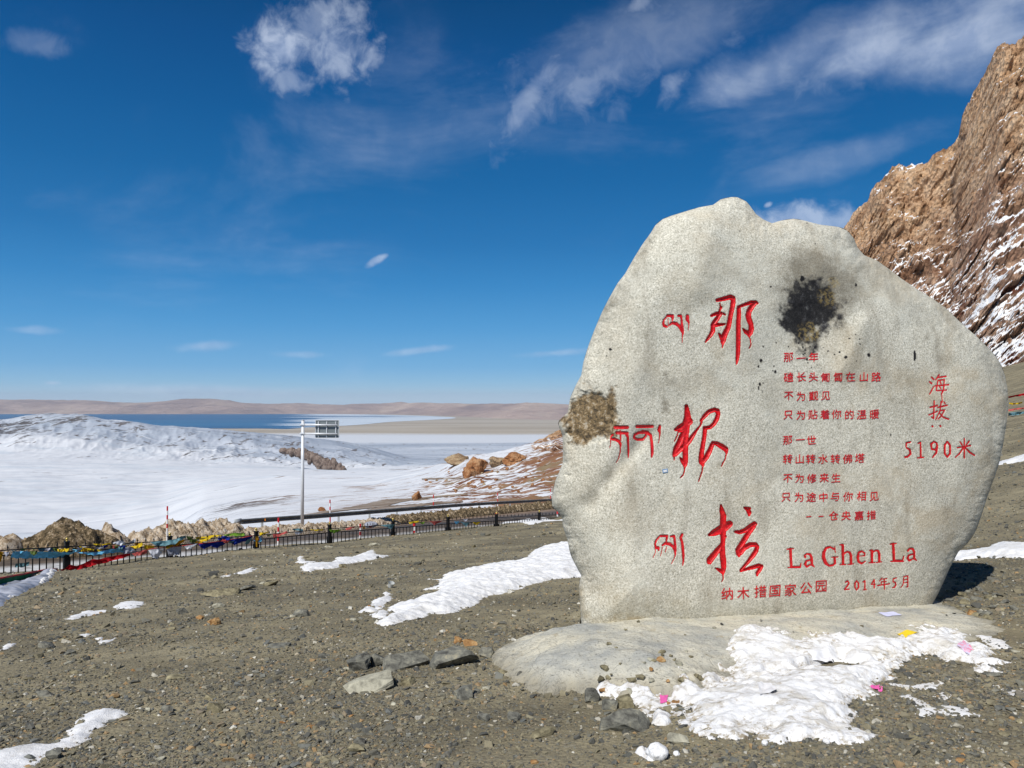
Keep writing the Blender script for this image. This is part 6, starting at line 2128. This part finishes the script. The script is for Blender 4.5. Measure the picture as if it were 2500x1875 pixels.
RK = [
 ('dark angular slate block at the left end of the row of slabs', 848, 1592, 905, 1642, MAT_SLATE, 0.9, .25),
 ('small reddish-dark stone right of the leftmost slate block', 902, 1594, 940, 1632, MAT_SLATE, 0.8, .25),
 ('long flat grey-green slab in the middle of the row', 938, 1597, 1052, 1632, MAT_SLATE, 0.3, .2),
 ('upright pale-green slate slab nearest the plinth', 1050, 1582, 1170, 1630, MAT_SLATE, 0.5, .2),
 ('black split stone against the nose of the plinth', 1168, 1580, 1206, 1610, MAT_SLATE, 0.6, .2),
 ('long pale crusted flagstone in front of the slab row', 850, 1646, 970, 1686, MAT_PALE, 0.3, .2),
 ('brown stone right of the pale crusted flagstone', 975, 1648, 1015, 1672, MAT_OLIVE, 0.4, .3),
 ('dark slate lying flat between slab row and plinth', 1110, 1670, 1168, 1712, MAT_SLATE, 0.3, .35),
 ('grey stone tucked under the left nose of the plinth', 1262, 1640, 1292, 1664, MAT_SLATE, 0.6, .25),
 ('small tan stone beside the nose of the plinth', 1218, 1634, 1244, 1650, MAT_OLIVE, 0.5, .25),
 ('tilted dark slate in front of the rubble', 1426, 1680, 1464, 1722, MAT_SLATE, 0.9, .25),
 ('brown upright stone poking out of the snow tail', 1506, 1700, 1548, 1736, MAT_OLIVE, 0.9, .25),
 ('grey stone left of the upright brown one', 1470, 1708, 1512, 1740, MAT_SLATE, 0.5, .3),
 ('large wedge-shaped slate with a cream face below the snow tail', 1468, 1736, 1580, 1788, MAT_SLATE, 0.5, .25),
 ('long thin tan stone on the bare gravel at bottom centre', 1296, 1780, 1356, 1800, MAT_OLIVE, 0.3, .25),
 ('dark slab on the bare gravel left of the thin tan stone', 1240, 1738, 1272, 1762, MAT_SLATE, 0.4, .3),
 ('dark double stone on the bare gravel at bottom centre', 1166, 1740, 1206, 1762, MAT_SLATE, 0.3, .35),
 ('dark stone at the bottom left of the slab row', 862, 1798, 894, 1818, MAT_SLATE, 0.4, .3),
 ('brown layered stone under the dark one at bottom left centre', 850, 1816, 892, 1840, MAT_OLIVE, 0.5, .25),
 ('pale oval stone at the foot of the trampled snow', 1632, 1792, 1684, 1816, MAT_PALE, 0.4, .3),
 ('small black stone at the bottom near the trampled snow', 1688, 1826, 1708, 1842, MAT_SLATE, 0.6, .25),
 ('olive layered block half buried left of centre', 508, 1698, 550, 1742, MAT_OLIVE, 0.7, .3),
 ('thin olive slab above the half-buried layered block', 500, 1694, 535, 1706, MAT_OLIVE, 0.3, .3),
 ('grey block with a dark side left of the half-buried one', 388, 1720, 424, 1742, MAT_SLATE, 0.6, .25),
 ('small white-faced stone left of the grey block', 354, 1726, 370, 1742, MAT_PALE, 0.7, .2),
 ('dark stone at the edge of the bottom left snow tongue', 112, 1830, 150, 1856, MAT_SLATE, 0.7, .2),
 ('long dark slab at far left of the slope', 92, 1682, 146, 1704, MAT_SLATE, 0.3, .3),
 ('dark slab left of the snow flecks', 92, 1570, 134, 1586, MAT_SLATE, 0.3, .25),
 ('small dark stone right of the dark slab on the left slope', 160, 1584, 186, 1598, MAT_SLATE, 0.6, .25),
 ('ochre stone with a deep shadow on the left slope', 506, 1508, 540, 1532, MAT_OCHRE, 0.8, .2),
 ('small bright orange stone left of the ochre one', 478, 1504, 498, 1518, MAT_OCHRE, 0.7, .2),
 ('dark flat stone up-left of the ochre one', 428, 1488, 458, 1504, MAT_SLATE, 0.5, .25),
 ('rounded grey stone at centre left of the slope', 716, 1484, 756, 1506, MAT_SLATE, 0.7, .25),
 ('blue-grey slate wedge casting a dark shadow on the slope', 586, 1430, 622, 1446, MAT_SLATE, 0.5, .2),
 ('long olive ledge left of the blue-grey wedge', 500, 1444, 588, 1460, MAT_OLIVE, 0.25, .3),
 ('tan slab with a black end above the blue-grey wedge', 640, 1418, 680, 1432, MAT_OLIVE, 0.3, .25),
 ('pale grey stone below the olive ledge', 520, 1472, 546, 1488, MAT_PALE, 0.5, .3),
 ('flat blue-grey veined stone in the middle slope', 652, 1558, 712, 1584, MAT_SLATE, 0.15, .42),
 ('long olive slab near the middle of the left slope', 408, 1644, 450, 1660, MAT_OLIVE, 0.25, .35),
 ('pale flat rock below the fence, the left one', 793, 1330, 816, 1338, MAT_PALE, 0.4, .3),
 ('pale flat rock below the fence, the right one', 900, 1326, 930, 1337, MAT_PALE, 0.5, .3),
 ('brown block on the tail of the two-part snow patch', 828, 1376, 848, 1388, MAT_OLIVE, 0.7, .2),
 ('white stone below the fence', 747, 1339, 757, 1344, MAT_PALE, 0.6, .3),
 ('ochre tuft of broken stone above the slab row', 1104, 1552, 1128, 1578, MAT_OCHRE, 0.7, .3),
 ('reddish crushed stones above the slab row', 1128, 1564, 1168, 1580, MAT_OCHRE, 0.3, .35),
 ('ochre slab at the right foot of the boulder', 2232, 1478, 2272, 1494, MAT_OCHRE, 0.35, .25),
 ('orange brown stone right of the ochre slab', 2360, 1478, 2386, 1500, MAT_OCHRE, 0.5, .3),
 ('dark slate block right of the boulder foot', 2392, 1484, 2424, 1500, MAT_SLATE, 0.5, .3),
 ('grey pebble in the gravel at the bottom right', 2124, 1768, 2144, 1782, MAT_SLATE, 0.4, .3),
 ('flat brown stone with an orange edge at the bottom right', 2216, 1796, 2242, 1812, MAT_OLIVE, 0.3, .35),
 ('dark flat stone between the icy streaks at right', 2404, 1640, 2446, 1654, MAT_SLATE, 0.25, .3),
]
rr = random.Random(5)
for i, (lab, u0, v0, u1, v1, mt, flat, sink) in enumerate(RK):
    rock(lab, u0, v0, u1, v1, mt, 100+i, flat, (rr.uniform(-.25, .25), rr.uniform(-.2, .2)), rr.uniform(-.6, .6), asp=rr.uniform(.5, .85), sink=sink)
# rubble of the plinth front
for i in range(60):
    u = rr.uniform(1440, 1740); v = rr.uniform(1630, 1712)
    s = rr.uniform(8, 26)
    if v < 1655 and rr.random() < 0.5:
        continue
    mt, cn = rr.choice([(MAT_OLIVE, 'olive'), (MAT_PALE, 'pale'), (MAT_OLIVE, 'olive'), (MAT_OCHRE, 'ochre')])
    rock('%s rubble stone bedded in the broken front of the plinth' % cn, u, v, u+s, v+s*0.6, mt, 300+i, 0.5,
         (rr.uniform(-.3, .3), rr.uniform(-.3, .3)), rr.uniform(0, 6), group='%s rubble stones at the broken front of the plinth' % cn, sink=0.4,
         surf=over_plinth)
for i in range(34):
    u = rr.uniform(1500, 2350); v = rr.uniform(1500, 1625)
    s = rr.uniform(3, 9)
    rock('dark chip of stone lying on the plinth top', u, v, u+s*1.3, v+s*0.6, rr.choice([MAT_SLATE, MAT_SLATE, MAT_OLIVE]), 400+i, 0.4, (0, 0), rr.uniform(0, 6),
         group='stone chips on the plinth', sink=0.3, surf=over_plinth)
# scattered middling stones
for i in range(130):
    for _ in range(30):
        v = 1340 + 520*rr.random()**0.8
        u = rr.uniform(-20, 1400) if rr.random() < 0.8 else rr.uniform(2280, 2500)
        if v > 1395 + (900-u)*0.08 and not (u > 1180 and v < 1720 and u < 1450):
            break
    s = rr.uniform(9, 20)*(0.55+0.45*(v-1340)/520)
    mt, cn = rr.choice([(MAT_SLATE, 'dark slate'), (MAT_SLATE, 'dark slate'), (MAT_OLIVE, 'olive brown'), (MAT_OLIVE, 'olive brown'), (MAT_PALE, 'pale'), (MAT_OCHRE, 'ochre')])
    zn = ('bottom right corner of the ground' if u > 1500 else 'far slope just below the fence' if v < 1430 else
          'near left part of the slope' if u < 480 and v > 1600 else 'left part of the slope' if u < 480 else
          'middle of the slope' if v < 1600 else 'near gravel left of the plinth')
    rock('%s stone of middling size on the %s' % (cn, zn), u, v, u+s*1.4, v+s*0.6, mt, 500+i, 0.45,
         (rr.uniform(-.25, .25), rr.uniform(-.25, .25)), rr.uniform(-.8, .8), group='%s stones on the %s' % (cn, zn), sink=0.3)
for i in range(46):
    u = rr.gauss(2360, 55); v = rr.gauss(1455, 22)
    if u < 2270+(1478-v)*0.6 or u > 2500:
        continue
    s = rr.uniform(10, 22)
    rock('loose slate piece heaped at the right foot of the boulder', u, v, u+s*1.3, v+s*0.6, rr.choice([MAT_SLATE, MAT_SLATE, MAT_OLIVE]), 700+i, 0.5,
         (rr.uniform(-.3, .3), rr.uniform(-.3, .3)), rr.uniform(0, 6), group='loose slate at the right foot of the boulder', sink=0.28)


# ------------------------------------------------------------------ gravel: instanced pebbles
def gravel():
    N = 270000
    inv = RNG.uniform(1/34.0, 1/3.1, N)
    y = 1/inv
    r = RNG.uniform(-0.86, 0.86, N)
    x = r*y
    # keep out of the plinth, beyond the fence, and thin out where bare silt shows
    gx, gy = gp([p[0] for p in PLINTH], [p[1] for p in PLINTH])
    D, _, _ = poly_sd(x, y, np.stack([gx, gy], -1))
    dens = fbm(x*0.7, y*1.2, 1.5, 1.6, 4, 0.55)
    keep = (D < 0.03) & (over_fence(x, y) < 0.35) & (RNG.random(N) < np.clip(0.68+1.0*dens, 0.2, 1))
    x, y = x[keep], y[keep]
    n = len(x)
    size = np.exp(RNG.normal(math.log(0.0054), 0.58, n))*(0.74+0.15*y)
    size = np.minimum(size, 0.008*y+0.010)
    z = ground_z(x, y) + size*0.12
    me = bpy.data.meshes.new('gravel')
    me.vertices.add(n); me.vertices.foreach_set('co', np.stack([x, y, z], -1).astype(np.float32).ravel())
    a = me.attributes.new('psize', 'FLOAT', 'POINT'); a.data.foreach_set('value', size.astype(np.float32))
    rot = np.stack([RNG.normal(0, .25, n), RNG.normal(0, .25, n), RNG.normal(0.2, .9, n)], -1).astype(np.float32)
    a = me.attributes.new('prot', 'FLOAT_VECTOR', 'POINT'); a.data.foreach_set('vector', rot.ravel())
    o = add('gravel', me, MAT_PEBBLE, kind='stuff')
    print('pebbles', n)
    kinds = []
    for i in range(7):
        m_ = hull_stone(900+i, (1.0, 0.62+0.2*(i % 2), 0.40+0.12*(i % 3)), 11)
        m_.materials.append(MAT_PEBBLE)
        m_.name = 'pebble'
        kinds.append(m_)
    ng = bpy.data.node_groups.new('scatter_pebbles', 'GeometryNodeTree')
    ng.interface.new_socket('Geometry', in_out='INPUT', socket_type='NodeSocketGeometry')
    ng.interface.new_socket('Geometry', in_out='OUTPUT', socket_type='NodeSocketGeometry')
    nd = ng.nodes; lk = ng.links
    gi = nd.new('NodeGroupInput'); go = nd.new('NodeGroupOutput')
    m2p = nd.new('GeometryNodeMeshToPoints')
    iop = nd.new('GeometryNodeInstanceOnPoints')
    iop.inputs['Pick Instance'].default_value = True
    g2i = nd.new('GeometryNodeGeometryToInstance')
    holder = bpy.data.objects.new
    objs = []
    for i, m_ in enumerate(kinds):
        ob = bpy.data.objects.new('pebble', m_)     # source shapes, never linked into the scene
        oi = nd.new('GeometryNodeObjectInfo'); oi.inputs['Object'].default_value = ob
        oi.inputs['As Instance'].default_value = True
        lk.new(oi.outputs['Geometry'], g2i.inputs[0]) if False else None
        objs.append(oi)
    jn = nd.new('GeometryNodeJoinGeometry')
    for oi in objs:
        lk.new(oi.outputs['Geometry'], jn.inputs[0])
    ps = nd.new('GeometryNodeInputNamedAttribute'); ps.data_type = 'FLOAT'; ps.inputs['Name'].default_value = 'psize'
    pr = nd.new('GeometryNodeInputNamedAttribute'); pr.data_type = 'FLOAT_VECTOR'; pr.inputs['Name'].default_value = 'prot'
    lk.new(gi.outputs[0], m2p.inputs['Mesh'])
    lk.new(m2p.outputs[0], iop.inputs['Points'])
    lk.new(jn.outputs[0], iop.inputs['Instance'])
    lk.new(ps.outputs['Attribute'], iop.inputs['Scale'])
    lk.new(pr.outputs['Attribute'], iop.inputs['Rotation'])
    lk.new(iop.outputs[0], go.inputs[0])
    md = o.modifiers.new('scatter', 'NODES'); md.node_group = ng


gravel()


# ------------------------------------------------------------------ litter
def paper(name, label, pts, mat, seed=0, curl=0.012, lift=0.01, surf=over_plinth, cat='paper', below=0.0):
    """a sheet of paper lying on the ground; corners as pixels"""
    C = []
    bpy.context.view_layer.update()
    dgr = bpy.context.evaluated_depsgraph_get()
    for u, v in pts:
        d_ = Vector((float(side(u, v)), 1.0, float(slope(v)))).normalized()
        hit, co_, *_r = scene.ray_cast(dgr, Vector(CAM), d_)
        C.append(tuple(co_))
    C = np.array(C)
    n = 10
    a, b = np.meshgrid(np.linspace(0, 1, n), np.linspace(0, 1, n))
    P = (C[0]*((1-a)*(1-b))[..., None] + C[1]*(a*(1-b))[..., None] + C[2]*(a*b)[..., None] + C[3]*((1-a)*b)[..., None])
    P[..., 2] += curl*(fbm(a*2+seed, b*2, 0.0, 1.0, 2)) + curl*1.5*(a-0.5)**2
    # never sink into what it lies on
    for q in P.reshape(-1, 3):
        hit, co_, *_r = scene.ray_cast(dgr, Vector((q[0], q[1], q[2]+0.25)), Vector((0, 0, -1)))
        if hit:
            q[2] = max(q[2], co_.z+0.004)
    Pb = P - np.array([0, 0, 0.0015])
    o = P.reshape(-1, 3).mean(0)
    F = grid_faces(n, n)
    me = mesh_np(name, np.concatenate([P.reshape(-1, 3), Pb.reshape(-1, 3)])-o, np.concatenate([F, F[:, ::-1]+n*n]), True)
    return add(name, me, mat, loc=tuple(o), label=label, cat=cat)


def snow_top(X, Y):
    return over_plinth(X, Y) + 0.13


MAT_LILAC = plain('lilac_paper', (0.62, 0.64, 0.86), 0.7, var=0.03)
MAT_YELLOW = plain('yellow_paper', (0.86, 0.62, 0.02), 0.6, var=0.05)
MAT_PINK = plain('pink_paper', (0.80, 0.13, 0.42), 0.7, var=0.08)


def card_mat():
    m, T = material('printed_card')
    c = T.ramp(T.noise(T.pos, 22, 4, 0.6, 0.8), [(0.44, (0.62, 0.60, 0.78)), (0.52, (0.72, 0.48, 0.62)), (0.58, (0.78, 0.22, 0.34)), (0.66, (0.70, 0.66, 0.82))])
    T.link(c, T.bsdf.inputs['Base Color'])
    return m


paper('paper_sheet', 'pale lilac sheet of paper on the plinth near the stone', [(2144,1496),(2182,1494),(2202,1502),(2166,1506)], MAT_LILAC, 1, 0.004)
paper('paper_sheet', 'bright yellow sheet of paper at the back edge of the trampled snow', [(2190,1549),(2215,1539),(2240,1544),(2212,1558)], MAT_YELLOW, 2, 0.012, surf=snow_top)
paper('printed_card', 'pink and lilac printed card lying on the snow at right', [(2336,1577),(2352,1564),(2376,1588),(2366,1600)], card_mat(), 3, 0.008, surf=snow_top, cat='card')
paper('paper_scrap', 'pink paper scrap at the top of the left snow tail', [(1611,1698),(1631,1697),(1628,1714),(1612,1718)], MAT_PINK, 4, 0.006, surf=snow_top)
paper('paper_scrap', 'pink paper scrap on the bare ground right of the trampled snow', [(2124,1676),(2148,1672),(2152,1684),(2128,1680)], MAT_PINK, 5, 0.004)
paper('paper_scrap', 'tiny pink scrap just below the other one at right', [(2144,1685),(2154,1682),(2156,1688),(2147,1690)], MAT_PINK, 6, 0.003)
paper('paper_scrap', 'crumpled white card sunk in the middle of the trampled snow', [(1850,1672),(1880,1668),(1898,1690),(1856,1700)], MAT_PAPER, 7, 0.03, surf=snow_top)
paper('paper_scrap', 'folded white paper sticking up from the back of the trampled snow', [(1970,1590),(2020,1596),(2036,1620),(1985,1616)], MAT_PAPER, 8, 0.03, surf=snow_top)
# crushed cup beside the small ragged snow patch
p = gpt(953, 1440)
b_ = MB(); b_.tube((0, 0, 0), (0.0, 0.0, 0.09), 0.035, 0.05, 14, caps=False); b_.tube((0, 0, 0.0), (0, 0, 0.004), 0.035, 0.035, 14)
c_ = add('cup', b_.mesh('cup', True), plain('clear_plastic', (0.5, 0.52, 0.52), 0.15, 0.8), loc=tuple(p), label='small crushed plastic cup above the ragged snow patch', cat='cup')
c_.rotation_euler = (0.3, 0.25, 0)
# grey tied heap behind the fence
bx, by, bz = at(905, 1284, 33.2)
bm_ = bmesh.new(); bmesh.ops.create_icosphere(bm_, subdivisions=4, radius=1)
C = np.array([tuple(x.co) for x in bm_.verts])
C = C*(1+0.35*fbm(C[:, 0]*2, C[:, 1]*2, C[:, 2]*2, 0.8, 4))[:, None]
for x, c in zip(bm_.verts, C):
    x.co = Vector((c[0]*0.26, c[1]*0.25, c[2]*0.13+0.05))
me = bpy.data.meshes.new('cloth_heap'); bm_.to_mesh(me); bm_.free(); me.polygons.foreach_set('use_smooth', np.ones(len(me.polygons), bool))
add('cloth_heap', me, CL['grey'], loc=(bx, by, bz), label='rounded grey cloth heap on the fence top', cat='cloth')

# ------------------------------------------------------------------ air
b_ = MB()
b_.box((0, 16000, -130), (90000, 48000, 790))
m = bpy.data.materials.new('air'); m.use_nodes = True
T = NT(m.node_tree)
vol = T.n('ShaderNodeVolumePrincipled')
vol.inputs['Color'].default_value = (0.74, 0.85, 1.0, 1)
vol.inputs['Density'].default_value = 1.8e-5
vol.inputs['Anisotropy'].default_value = 0.0
o_ = T.n('ShaderNodeOutputMaterial')
T.link(vol.outputs[0], o_.inputs['Volume'])
add('haze', b_.mesh('haze'), m, kind='stuff')
